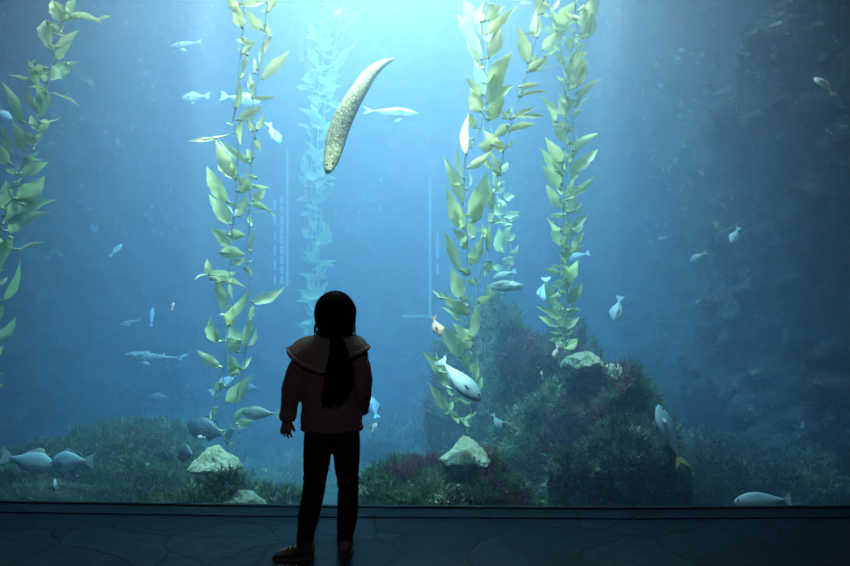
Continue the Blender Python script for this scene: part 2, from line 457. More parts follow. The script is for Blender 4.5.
PAL = [(.14, .23, .09), (.24, .075, .085), (.40, .42, .22)]
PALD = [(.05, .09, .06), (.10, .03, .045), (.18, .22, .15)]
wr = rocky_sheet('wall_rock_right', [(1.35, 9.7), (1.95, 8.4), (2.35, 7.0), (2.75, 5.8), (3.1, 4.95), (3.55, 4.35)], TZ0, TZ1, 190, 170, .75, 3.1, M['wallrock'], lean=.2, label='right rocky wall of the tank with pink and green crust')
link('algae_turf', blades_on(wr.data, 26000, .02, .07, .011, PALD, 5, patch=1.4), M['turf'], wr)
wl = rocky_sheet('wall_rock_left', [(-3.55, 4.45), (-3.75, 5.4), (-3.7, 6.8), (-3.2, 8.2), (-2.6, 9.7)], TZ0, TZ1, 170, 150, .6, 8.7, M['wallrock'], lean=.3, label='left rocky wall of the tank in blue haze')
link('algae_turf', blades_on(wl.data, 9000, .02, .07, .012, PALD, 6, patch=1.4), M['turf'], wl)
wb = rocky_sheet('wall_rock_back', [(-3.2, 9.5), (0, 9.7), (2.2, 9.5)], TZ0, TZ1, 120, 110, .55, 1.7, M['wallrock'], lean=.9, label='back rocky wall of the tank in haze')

# seabed: uneven gravel and rock
vs, fs = [], []; nx, ny = 150, 120
for i in range(nx + 1):
    for j in range(ny + 1):
        x = -4 + 8 * i / nx; y = 4.25 + 5.5 * j / ny; w = Vector((x, y, 0))
        vs.append((x, y, -.52 + .22 * fbm(w * .9 + Vector((4, 4, 0)), 4) + .05 * noise.noise(w * 6) + .06 * (y - 4)))
for i in range(nx):
    for j in range(ny):
        a = i * (ny + 1) + j; fs.append((a, a + ny + 1, a + ny + 2, a + 1))
sb = link('ground', mesh_np('ground', vs, fs), M['rock']); tag(sb, 'rocky bed of the tank overgrown with low algae', kind='structure')
link('algae_turf', blades_on(sb.data, 16000, .03, .10, .010, PAL, 9, patch=1.1), M['turf'], sb)

# water body
mb = MB(); a = corner
foot = [(-3.5, 4.345), (corner[1][0], corner[1][1] + .042), (corner[2][0], corner[2][1] + .042), (3.62, 4.22), (4.2, 9.9), (-4.2, 9.9)]
mb.add([(x, y, TZ0 - .1) for x, y in foot] + [(x, y, TZ1) for x, y in foot], [tuple(reversed(range(6))), tuple(range(6, 12))] + [(i, (i + 1) % 6, (i + 1) % 6 + 6, i + 6) for i in range(6)])
tag(mb.build('water', M['water'], smooth=False), 'hazy blue sea water filling the tank', kind='structure')
# concrete tank shell behind the rock
mb = MB(); mb.box((-4.45, 9.95, -1.1), (4.45, 10.1, 5.2)); mb.box((-4.45, 4.46, -1.1), (-4.3, 9.95, 5.2)); mb.box((4.3, 4.46, -1.1), (4.45, 9.95, 5.2)); mb.box((-4.3, 4.46, -1.1), (4.3, 9.95, -.9)); mb.box((-4.45, 4.16, 3.4), (4.45, 4.46, 5.2)); mb.box((-4.3, 4.22, -1.1), (4.3, 4.4, -.3))
tag(mb.build('wall_tank', M['dark'], smooth=False), 'concrete shell of the tank behind the rock', kind='structure')

# glowing bars added to imitate faint lines of light in the haze
def bar(mb, p0, p1, d, w):
    a_, b_ = P(*p0, d), P(*p1, d); h = w / F * d / 2
    if abs(p0[0] - p1[0]) < abs(p0[1] - p1[1]): mb.box((min(a_.x, b_.x) - h, d - .03, min(a_.z, b_.z)), (max(a_.x, b_.x) + h, d, max(a_.z, b_.z)))
    else: mb.box((min(a_.x, b_.x), d - .03, min(a_.z, b_.z) - h), (max(a_.x, b_.x), d, max(a_.z, b_.z) + h))


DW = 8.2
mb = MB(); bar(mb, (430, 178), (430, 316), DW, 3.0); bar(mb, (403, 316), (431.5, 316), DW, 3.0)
tag(mb.build('window_4', M['lit'], smooth=False), 'faint glowing bar imitating an angled light line between the kelp', kind='structure')
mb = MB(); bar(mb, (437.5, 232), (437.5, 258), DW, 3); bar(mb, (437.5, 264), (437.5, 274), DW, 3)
tag(mb.build('window_5', M['lit'], smooth=False), 'short pale glowing bar beside the angled light line', kind='structure')
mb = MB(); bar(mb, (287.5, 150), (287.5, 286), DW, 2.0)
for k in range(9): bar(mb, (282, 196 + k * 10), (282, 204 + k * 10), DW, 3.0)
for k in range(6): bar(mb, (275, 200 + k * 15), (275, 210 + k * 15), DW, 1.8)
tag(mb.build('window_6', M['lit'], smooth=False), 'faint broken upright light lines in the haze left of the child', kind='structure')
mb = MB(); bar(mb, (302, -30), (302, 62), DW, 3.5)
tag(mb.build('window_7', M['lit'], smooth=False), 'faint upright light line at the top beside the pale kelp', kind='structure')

# ------------------------------------------------------------------ rock mounds with algae
def mound(name, px, py_top, d, half_px, base_z, seed, label, depth=None, n=9000, cat='rock', sub=6, rough=.30, turf=(.02, .08), pal=PAL, mat='rock', turf_on=True, flat=1.0, group=None, wid=.008, box=.32, peak=0):
    top = P(px, py_top, d); rx = half_px / F * d; rz = (top.z - base_z); ry = depth or rx * .8
    bm = bmesh.new(); bmesh.ops.create_icosphere(bm, subdivisions=sub, radius=1)
    for v in bm.verts:
        p = v.co.copy(); m_ = max(abs(p.x), abs(p.y), abs(p.z)); p = p.lerp(p / m_ * .9, box); w = p * 1.3 + Vector((seed * 3.7, seed, -seed))
        p.x *= 1 - peak * max(0, p.z); p.y *= 1 - peak * max(0, p.z); k = 1 + rough * fbm(w, 4, .55) + rough * .35 * abs(noise.noise(w * 4)) + rough * .16 * noise.noise(w * 10)
        q = p * k
        v.co = Vector((q.x * rx, q.y * ry, max(q.z, -.35) ** 1.0 * rz * flat if q.z > 0 else q.z * rz * .4))
    mx = max(v.co.z for v in bm.verts)
    for v in bm.verts: v.co.z *= rz / mx if v.co.z > 0 else 1
    me = bpy.data.meshes.new(name); bm.to_mesh(me); bm.free()
    o = link(name, me, M[mat]); o.location = (top.x, d, base_z); tag(o, label, cat, group)
    if turf_on:
        tf = link('algae_turf', blades_on(me, n, *turf, wid, pal, seed, zmin=-.1 * rz, patch=2.2), M['turf'], o)
    return o


mound('rock_mound', 585, 358, 5.6, 96, -.5, 3, 'tall algae-covered rock mound right of the middle, under the right kelp', n=30000, depth=.55, rough=.30, turf=(.02, .075))
mound('rock_mound', 520, 290, 6.05, 80, -.5, 5, 'hazy dark rock mound farthest back, under a pale bare patch', n=16000, rough=.36)
mound('rock_mound', 452, 452, 4.72, 90, -.42, 8, 'low front rock mound with green and red algae around the pale kelp rock', n=26000, depth=.33, turf=(.02, .06), rough=.30)
mound('rock_mound', 120, 425, 5.5, 180, -.55, 11, 'wide low green algae mound at the left behind the paired fish', n=38000, depth=.6, turf=(.015, .05), wid=.006, box=.08, pal=[(.14, .24, .09), (.18, .12, .07), (.28, .36, .15)])
mound('rock_mound', 225, 470, 4.7, 90, -.5, 14, 'dark green algae bank below the pale rock beside the child', n=16000, depth=.3, turf=(.02, .06), pal=[(.11, .18, .08), (.13, .11, .07), (.28, .33, .2)])
mound('rock_mound', 620, 415, 4.95, 85, -.5, 17, 'dark weedy rock slope along the glass under the tall mound', n=24000, depth=.4, box=.1, turf=(.015, .05), pal=[(.13, .19, .11), (.23, .08, .10), (.34, .38, .24)])
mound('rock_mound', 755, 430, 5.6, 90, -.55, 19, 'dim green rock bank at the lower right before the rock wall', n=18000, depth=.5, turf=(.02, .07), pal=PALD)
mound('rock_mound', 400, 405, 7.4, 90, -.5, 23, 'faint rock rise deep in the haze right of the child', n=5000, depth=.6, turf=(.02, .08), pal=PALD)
K = dict(turf_on=False, mat='pale', sub=5, rough=.20, box=0)
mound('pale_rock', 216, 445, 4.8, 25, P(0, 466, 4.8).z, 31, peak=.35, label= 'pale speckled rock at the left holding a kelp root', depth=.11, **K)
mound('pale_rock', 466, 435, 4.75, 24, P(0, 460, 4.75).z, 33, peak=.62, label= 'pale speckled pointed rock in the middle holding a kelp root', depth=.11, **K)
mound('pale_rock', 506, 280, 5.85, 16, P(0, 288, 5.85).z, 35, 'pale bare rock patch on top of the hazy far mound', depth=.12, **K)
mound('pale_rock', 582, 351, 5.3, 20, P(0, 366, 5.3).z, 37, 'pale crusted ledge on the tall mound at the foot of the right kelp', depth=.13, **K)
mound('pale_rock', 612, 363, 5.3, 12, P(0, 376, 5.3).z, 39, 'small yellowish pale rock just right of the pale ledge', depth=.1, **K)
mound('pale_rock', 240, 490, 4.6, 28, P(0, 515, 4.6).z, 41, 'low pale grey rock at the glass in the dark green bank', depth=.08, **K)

# ------------------------------------------------------------------ kelp
def catmull(pts, sub=6):
    out = []; n = len(pts)
    for i in range(n - 1):
        p0, p1, p2, p3 = pts[max(i - 1, 0)], pts[i], pts[i + 1], pts[min(i + 2, n - 1)]
        for k in range(sub):
            t = k / sub
            out.append(.5 * ((2 * p1) + (-p0 + p2) * t + (2 * p0 - 5 * p1 + 4 * p2 - p3) * t * t + (-p0 + 3 * p1 - 3 * p2 + p3) * t ** 3))
    out.append(pts[-1]); return out


def leaf(mb, b, t, w, bend, face, tint, rnd, nseg=9):
    """one blade from b to t, w wide, arched sideways by bend and rippled at the edges"""
    ax = t - b; L = ax.length; u = ax.normalized()
    s = u.cross(face); s.normalize(); n = s.cross(u).normalized()
    arch = (rnd.random() - .3) * .22 * L; ph = rnd.random() * 6; twist = (rnd.random() - .5) * 2.3
    cols = 5; vs, fs = [], []
    for i in range(nseg + 1):
        q = i / nseg
        prof = (math.sin(PI * min(1, q * .975 + .015) ** .74)) ** 1.02
        prof *= (1 - .18 * q); c = b + ax * q + s * bend * math.sin(PI * q) + n * arch * math.sin(PI * q)
        tw = twist * (q - .3); sl = s * math.cos(tw) + n * math.sin(tw); nl = n * math.cos(tw) - s * math.sin(tw)
        for j in range(cols):
            e = (j / (cols - 1) - .5) * 2
            rip = .10 * w * math.sin(q * 17 + ph + e * 2.1) * abs(e) ** 1.5 + .16 * w * (abs(e) ** 2 - .4)
            vs.append(c + sl * e * w * .5 * max(prof, .02) * (1 + .07 * math.sin(q * 23 + ph * 2 + j)) + nl * rip * prof)
    for i in range(nseg):
        for j in range(cols - 1):
            a_ = i * cols + j; fs.append((a_, a_ + 1, a_ + cols + 1, a_ + cols))
    mb.add(vs, fs, (tint, tint, tint))


def kelp(name, label, stipes, d, leaves, seed, fill=0, fill_len=(8, 15), tone=.35, spread=.12, leaf_scale=1.0, group='giant kelp plants', wscale=1.0):
    rnd = random.Random(seed)
    root = bpy.data.objects.new(name, None); COL.objects.link(root)
    tag(root, label, 'kelp', group)
    # the plant goes on up towards the surface
    stipes = [[(st[0][0] + (st[0][0] - st[1][0]) * .6 + 6 * si, -122), (st[0][0] + (st[0][0] - st[1][0]) * .3 - 3, -66)] + list(st) for si, st in enumerate(stipes)]
    rt = random.Random(seed + 50); leaves = list(leaves)
    for st in stipes:
        for q in range(9):
            y = -22 - q * 11; k = (y + 66) / 54 if y > -66 else (y + 122) / 56; a_, b_ = (st[1], st[2]) if y > -66 else (st[0], st[1])
            x = a_[0] + (b_[0] - a_[0]) * k; sd = 1 if q % 2 else -1; L = rt.uniform(17, 30)
            leaves.append((x + 2 * sd, y, x + sd * L * .75, y - L * rt.uniform(.2, .8), rt.uniform(8, 13)))
    lines = []
    for si, st in enumerate(stipes):
        ds = d + (si - (len(stipes) - 1) / 2) * .07
        lines.append([P(x, y, ds + .05 * math.sin(y * .03 + si)) for x, y in st])
    lo = min((p for l in lines for p in l), key=lambda p: p.z); root.location = lo
    inv = -Vector(lo)
    per = [[] for _ in stipes]
    for lf in leaves:
        bx, by = lf[0], lf[1]; best = 0; bd = 1e9
        for si, st in enumerate(stipes):
            for x, y in catmull([Vector((x, y)) for x, y in st], 4):
                dd = (x - bx) ** 2 + (y - by) ** 2
                if dd < bd: bd, best = dd, si
        per[best].append(lf)
    for si, l in enumerate(lines):
        sm = catmull(l, 7)
        for k, p in enumerate(sm): p += Vector((math.sin(k * 1.9 + si) * .006, math.cos(k * 1.3) * .006, 0))
        rad = d / F * .45
        mb = MB(); mb.tube([p + inv for p in sm], [rad] * len(sm), 6)
        so = mb.build('stipe', M['stipe'], root)
        lm, fm = MB(), MB()
        px = [Vector((x, y)) for x, y in stipes[si]]; cp = catmull(px, 7)

        def put(bx, by, tx, ty, w, bend=None, tone_=None, small=False):
            k = min(range(len(cp)), key=lambda q: (cp[q].x - bx) ** 2 + (cp[q].y - by) ** 2)
            anchor = sm[k] if math.hypot(cp[k].x - bx, cp[k].y - by) < 40 else None
            dd = sm[k].y
            b3 = P(bx, by, dd + (rnd.random() - .5) * spread * .7); t3 = P(tx, ty, b3.y + (rnd.random() - .5) * spread * 2)
            ang = (rnd.random() - .5) * (1.5 if small else 1.0)
            face = Vector((math.sin(ang), -math.cos(ang), (rnd.random() - .35) * .8)).normalized()
            L = (t3 - b3).length
            bn = (bend if bend is not None else (rnd.random() - .5) * .22 * math.hypot(tx - bx, ty - by)) / F * dd
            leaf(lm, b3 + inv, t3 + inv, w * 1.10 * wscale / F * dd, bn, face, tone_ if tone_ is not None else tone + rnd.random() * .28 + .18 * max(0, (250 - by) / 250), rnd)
            if anchor is not None:
                # float between stipe and blade
                a_ = anchor + inv; c_ = b3 + inv; v = c_ - a_
                if v.length > .002:
                    r_ = min(1.7 / F * dd, L * .12)
                    e_ = c_ + (t3 - b3).normalized() * r_ * 1.5
                    fm.tube([a_, a_.lerp(c_, .5), c_ - v.normalized() * min(v.length * .4, r_ * 2), c_, e_], [r_ * .3, r_ * .3, r_ * .55, r_, r_ * .2], 6)
        for lf in per[si]:
            bx, by, tx, ty, w = lf[:5]
            put(bx, by, tx, ty, w, lf[5] if len(lf) > 5 else None, lf[6] if len(lf) > 6 else None)
        nf = fill // len(stipes)
        for q in range(nf):
            k = int((q + rnd.random()) / nf * (len(cp) - 1)); c = cp[k]
            side = rnd.choice((-1, 1)); an = rnd.uniform(-.2, 1.35); ln = rnd.uniform(*fill_len) * leaf_scale
            bx, by = c.x + side * rnd.uniform(0, 3), c.y + rnd.uniform(-2, 2)
            put(bx, by, bx + side * ln * math.cos(an), by - ln * math.sin(an), ln * rnd.uniform(.32, .5), small=True)
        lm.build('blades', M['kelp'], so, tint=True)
        if fm.v: fm.build('floats', M['bulb'], so)
    return root


K1S = [[(66, -12), (62, 25), (55, 50), (50, 75), (44, 100), (40, 120), (32, 145), (22, 165), (14, 190), (5, 215), (-5, 250), (-10, 300), (-12, 360), (-12, 470)]]
K1 = [(64, 22, 52, 0, 16), (70, 14, 80, -4, 10), (68, 16, 104, 25, 7, -4), (98, 20, 111, 16, 4), (50, 45, 46, 20, 14), (47, 22, 69, 37, 9), (56, 58, 79, 30, 12), (50, 72, 78, 62, 10),
      (68, 64, 50, 80, 17), (30, 80, 8, 75, 4), (40, 88, 28, 60, 10), (28, 67, 37, 59, 3), (45, 68, 30, 75, 12), (56, 94, 80, 107, 3), (22, 122, 2, 82, 13), (47, 92, 36, 118, 12), (35, 108, 24, 85, 6),
      (24, 150, 12, 120, 14), (10, 152, 1, 126, 9), (10, 164, -5, 144, 15), (40, 122, 61, 118, 9), (40, 133, 50, 122, 8), (34, 140, 42, 132, 6), (22, 174, 49, 162, 13), (18, 200, 45, 176, 19), (3, 216, 57, 200, 18),
      (8, 232, 51, 212, 14), (24, 206, 38, 201, 6), (2, 208, 6, 180, 16), (8, 187, 22, 178, 8), (12, 238, 0, 273, 12), (20, 250, 45, 242, 3, -2), (4, 300, 20, 258, 9), (-3, 322, 3, 303, 8), (-4, 342, 16, 317, 12),
      (-6, 235, 8, 255, 14), (-8, 390, 3, 385, 5), (-4, 262, 14, 238, 12), (-5, 190, -2, 165, 14), (-8, 360, 3, 345, 7)]
kelp('giant_kelp', 'kelp plant at the far left edge leaning in from the side', K1S, 5.0, K1, 1, fill=46, fill_len=(8, 19), tone=.2)

K2S = [[(243, -12), (243, 30), (240, 60), (237, 85), (234, 120), (238, 145), (236, 190), (232, 235), (230, 260), (228, 300), (226, 340), (222, 385), (213, 405), (214, 422), (222, 434), (231, 446)],
       [(268, -12), (265, 30), (260, 70), (254, 100), (254, 130), (251, 170), (249, 220), (248, 270), (250, 300), (247, 330), (243, 370), (236, 400), (235, 425), (240, 432), (232, 446)]]
K2 = [(240, 4, 266, 1, 7), (238, 10, 228, -4, 10), (242, 28, 236, 2, 14), (262, 30, 245, 8, 13), (265, 24, 272, 38, 6), (267, 12, 283, -6, 12), (242, 38, 257, 42, 6, 3), (242, 44, 236, 40, 5), (242, 54, 256, 43, 6),
      (248, 55, 240, 76, 5), (264, 42, 260, 66, 5), (271, 36, 265, 54, 5), (262, 79, 289, 51, 12, 1, .95), (254, 72, 254, 58, 4), (253, 86, 250, 72, 5), (236, 108, 239, 80, 6), (252, 96, 247, 82, 6), (252, 98, 277, 96, 5),
      (238, 120, 262, 106, 11, 2, .9), (241, 120, 241, 145, 6), (253, 132, 246, 118, 6), (257, 130, 264, 112, 8), (255, 138, 261, 153, 6), (253, 158, 247, 149, 8), (234, 178, 215, 138, 17, -2), (215, 138, 188, 141, 4, -1, .95),
      (251, 163, 218, 138, 9, -3), (227, 202, 207, 166, 14, -1), (238, 174, 231, 162, 7), (250, 190, 237, 176, 13), (256, 178, 244, 172, 4), (238, 192, 250, 185, 8), (253, 186, 270, 187, 5), (253, 201, 266, 190, 10),
      (230, 224, 208, 194, 16), (240, 216, 245, 196, 14), (250, 204, 270, 211, 7), (270, 211, 276, 217, 2), (229, 203, 236, 208, 3), (228, 248, 210, 228, 14), (228, 235, 246, 235, 11), (251, 252, 257, 227, 4, -3), (252, 226, 249, 214, 5),
      (220, 253, 246, 255, 13), (233, 264, 245, 258, 9), (244, 267, 253, 277, 5), (209, 275, 207, 259, 8, 0, .85), (209, 277, 236, 272, 16), (210, 279, 247, 288, 7, -4), (207, 275, 194, 280, 2.5), (216, 282, 222, 313, 10), (231, 283, 233, 300, 6),
      (230, 317, 248, 290, 10), (252, 302, 285, 287, 12, 3, .95), (251, 320, 253, 305, 6), (225, 308, 232, 305, 4), (220, 342, 211, 316, 14), (229, 326, 233, 306, 14), (238, 340, 230, 326, 12), (243, 344, 252, 318, 11), (250, 346, 256, 326, 5, 1, .9),
      (236, 352, 230, 337, 14), (220, 367, 197, 350, 11, 0, .75), (240, 368, 229, 356, 12), (238, 374, 227, 367, 13), (243, 369, 252, 357, 5), (226, 402, 254, 374, 16, 2), (221, 383, 211, 392, 8), (216, 408, 211, 420, 5), (234, 420, 247, 407, 8), (237, 424, 254, 421, 10)]
kelp('giant_kelp', 'tall kelp plant left of the child rising from a pale rock', K2S, 4.95, K2, 2, fill=24, tone=.38, fill_len=(5, 10))

K4S = [[(490, -12), (483, 20), (482, 50), (484, 70), (490, 82), (485, 110), (478, 135), (467, 152), (464, 180), (463, 210), (467, 240), (467, 262), (463, 290), (460, 330), (458, 360), (456, 390), (447, 408), (455, 416), (463, 421), (467, 434)],
       [(545, -12), (539, 15), (534, 47), (527, 72), (520, 95), (512, 120), (506, 145), (500, 170), (495, 190), (491, 215), (487, 240), (482, 270), (477, 300), (474, 340), (472, 375), (470, 400), (471, 418), (467, 434)]]
K4 = [(481, 22, 487, -2, 6), (488, 20, 505, 6, 13), (486, 34, 517, 6, 12, 3, .9), (489, 58, 500, 22, 13, 2, .9), (483, 68, 467, 34, 5, -4), (482, 95, 465, 76, 10), (480, 112, 470, 88, 16), (491, 88, 513, 52, 16), (487, 104, 508, 62, 14),
      (490, 112, 515, 85, 11), (484, 108, 468, 98, 14), (466, 154, 469, 113, 9, -1, .95), (463, 178, 460, 140, 4), (475, 128, 471, 112, 9), (489, 120, 505, 98, 12), (500, 150, 484, 130, 11, 0, .9), (492, 145, 478, 146, 15, 0, .7),
      (468, 168, 492, 150, 9, 2, .9), (500, 175, 489, 150, 8, 0, .9), (492, 170, 480, 158, 6), (463, 204, 444, 157, 12, -1), (457, 222, 446, 186, 11), (468, 216, 487, 172, 17, 2), (491, 212, 489, 180, 9), (467, 190, 468, 170, 4),
      (528, 63, 518, 25, 13), (537, 37, 536, 10, 12, 0, .95), (542, 14, 534, -6, 15, 0, .95), (528, 71, 548, 58, 9), (520, 87, 541, 84, 6, 0, .9), (521, 96, 548, 92, 4), (513, 118, 539, 107, 6, 0, .9), (514, 117, 545, 116, 7), (509, 131, 536, 124, 8, -1, .9),
      (508, 125, 492, 138, 10), (503, 118, 512, 107, 4), (503, 152, 494, 138, 10), (463, 229, 446, 190, 15), (464, 243, 452, 228, 10), (468, 248, 460, 244, 9), (474, 222, 482, 196, 14), (474, 238, 470, 215, 10), (484, 238, 481, 222, 9),
      (470, 264, 484, 234, 14), (490, 222, 491, 206, 6), (488, 250, 490, 220, 5), (492, 222, 506, 220, 4), (491, 262, 484, 277, 10), (459, 270, 443, 231, 11), (461, 298, 450, 266, 14), (471, 274, 460, 268, 9), (474, 284, 466, 280, 9),
      (458, 308, 440, 292, 9), (468, 306, 447, 298, 9), (439, 298, 431, 290, 3), (478, 302, 492, 296, 9), (492, 300, 488, 282, 6), (468, 314, 445, 300, 11), (459, 321, 441, 307, 7), (469, 336, 453, 323, 11), (472, 338, 477, 302, 10), (470, 350, 462, 334, 13, 0, .8),
      (460, 358, 440, 325, 17), (468, 360, 458, 352, 10), (448, 388, 422, 351, 13), (440, 372, 436, 352, 8), (473, 384, 477, 356, 8), (477, 391, 482, 376, 6), (476, 372, 458, 355, 10), (448, 410, 428, 382, 11), (449, 414, 453, 400, 7), (452, 413, 459, 424, 7)]
kelp('giant_kelp', 'tall kelp plant in the middle rising from a pale pointed rock', K4S, 4.95, K4, 4, fill=44, tone=.36, fill_len=(6, 13))
# hazier kelp behind the middle plant
K4B = [[(470, -12), (474, 30), (478, 70), (481, 110), (487, 150), (497, 185), (501, 205), (504, 225), (506, 250), (503, 265), (513, 282)], [(480, -12), (486, 40), (488, 90), (492, 130), (500, 165), (505, 195), (507, 215), (510, 240), (513, 262), (513, 282)]]
K4BL = [(474, 42, 457, 14, 15), (480, 60, 470, 26, 14), (478, 25, 462, -6, 16), (484, 95, 475, 60, 13), (490, 45, 478, 8, 14), (503, 172, 508, 162, 7), (504, 198, 515, 196, 10), (497, 202, 507, 205, 9), (505, 218, 520, 212, 8), (500, 252, 499, 228, 13), (508, 234, 516, 236, 6),
        (510, 254, 517, 250, 6), (505, 264, 513, 256, 5), (503, 270, 492, 266, 8), (498, 188, 494, 172, 8), (504, 215, 494, 204, 9), (502, 240, 512, 226, 9)]
kelp('giant_kelp', 'paler hazy kelp plant close behind the middle plant ending on the far mound', K4B, 6.0, K4BL, 14, fill=26, tone=.5, fill_len=(7, 13))

K5S = [[(572, -12), (577, 20), (572, 50), (566, 75), (566, 110), (566, 140), (563, 170), (564, 200), (562, 230), (561, 270), (561, 300), (562, 330), (564, 352)],
       [(592, -12), (583, 30), (576, 60), (574, 100), (573, 150), (570, 190), (570, 230), (568, 270), (567, 310), (565, 352)],
       [(548, -12), (553, 25), (562, 55), (568, 85), (570, 130), (567, 180), (567, 240), (565, 300), (564, 352)]]
K5 = [(554, 33, 578, 0, 14), (558, 30, 548, 6, 9), (584, 18, 598, -6, 14), (586, 38, 592, 10, 12), (583, 8, 590, 36, 10), (560, 36, 580, 19, 7), (542, 50, 566, 30, 12, 0, .75), (530, 72, 549, 55, 8), (545, 56, 567, 41, 5), (563, 62, 553, 54, 10), (567, 70, 560, 62, 6),
      (577, 87, 586, 58, 10, 0, .8), (577, 100, 602, 79, 8), (560, 115, 539, 95, 8), (566, 118, 558, 97, 8, 0, .8), (555, 122, 547, 107, 6), (567, 98, 562, 78, 6), (573, 72, 580, 45, 12), (570, 90, 568, 60, 9), (562, 163, 545, 137, 13), (564, 142, 552, 120, 11),
      (561, 175, 540, 148, 11), (561, 190, 541, 165, 13), (574, 151, 599, 133, 8), (571, 155, 578, 135, 9), (575, 173, 598, 149, 11, 1, .75), (571, 178, 582, 156, 10), (574, 195, 595, 176, 8), (560, 208, 546, 184, 11), (566, 204, 558, 198, 7), (567, 212, 575, 186, 12, 0, .7),
      (574, 210, 582, 201, 5), (553, 228, 546, 217, 4), (574, 230, 588, 215, 9), (562, 247, 553, 220, 11), (562, 232, 572, 222, 9), (565, 240, 575, 220, 8), (574, 252, 585, 232, 9), (575, 233, 583, 218, 6), (560, 267, 550, 265, 4), (568, 284, 578, 260, 14), (554, 309, 544, 280, 11),
      (557, 294, 564, 285, 4), (568, 303, 583, 283, 12), (560, 319, 535, 306, 10), (554, 327, 538, 316, 7), (563, 327, 554, 300, 12), (566, 328, 580, 317, 9), (567, 316, 575, 304, 9), (566, 273, 560, 264, 5), (567, 260, 560, 240, 9), (565, 290, 572, 272, 9)]
kelp('giant_kelp', 'dense kelp plant right of the middle growing from the tall mound', K5S, 5.35, K5, 5, fill=120, tone=.32, fill_len=(8, 16))

K3S = [[(335, -12), (331, 30), (323, 60), (318, 100), (318, 140), (316, 180), (316, 230), (317, 260), (315, 290), (313, 330), (312, 400)], [(345, -12), (338, 30), (330, 70), (325, 110), (322, 160), (321, 210), (319, 260), (317, 300), (314, 340), (312, 400)],
       [(325, -12), (322, 30), (318, 60), (312, 100), (312, 150), (312, 200), (313, 250), (312, 300), (311, 350), (312, 400)]]
K3 = [(345, 30, 367, 5, 9), (338, 22, 360, 12, 8), (335, 70, 356, 43, 8), (330, 100, 341, 60, 12), (318, 40, 308, 22, 9), (320, 42, 305, 38, 7), (318, 64, 308, 44, 8), (312, 70, 307, 90, 10), (322, 100, 307, 97, 8), (340, 105, 326, 103, 9), (324, 125, 298, 108, 8), (330, 130, 308, 108, 6),
      (320, 165, 309, 142, 9), (309, 178, 305, 152, 9), (316, 180, 306, 170, 9), (305, 186, 298, 175, 7), (327, 188, 315, 190, 7), (333, 185, 327, 190, 6), (318, 200, 330, 193, 8), (312, 238, 302, 228, 9), (330, 240, 323, 220, 9), (322, 262, 334, 266, 7), (316, 256, 302, 252, 6), (318, 280, 298, 274, 6),
      (322, 294, 300, 296, 7), (314, 335, 294, 323, 6), (312, 306, 298, 290, 6)]
kelp('giant_kelp', 'very pale kelp plant deep in the haze above the child', K3S, 7.8, K3, 3, fill=150, tone=.25, fill_len=(9, 17))
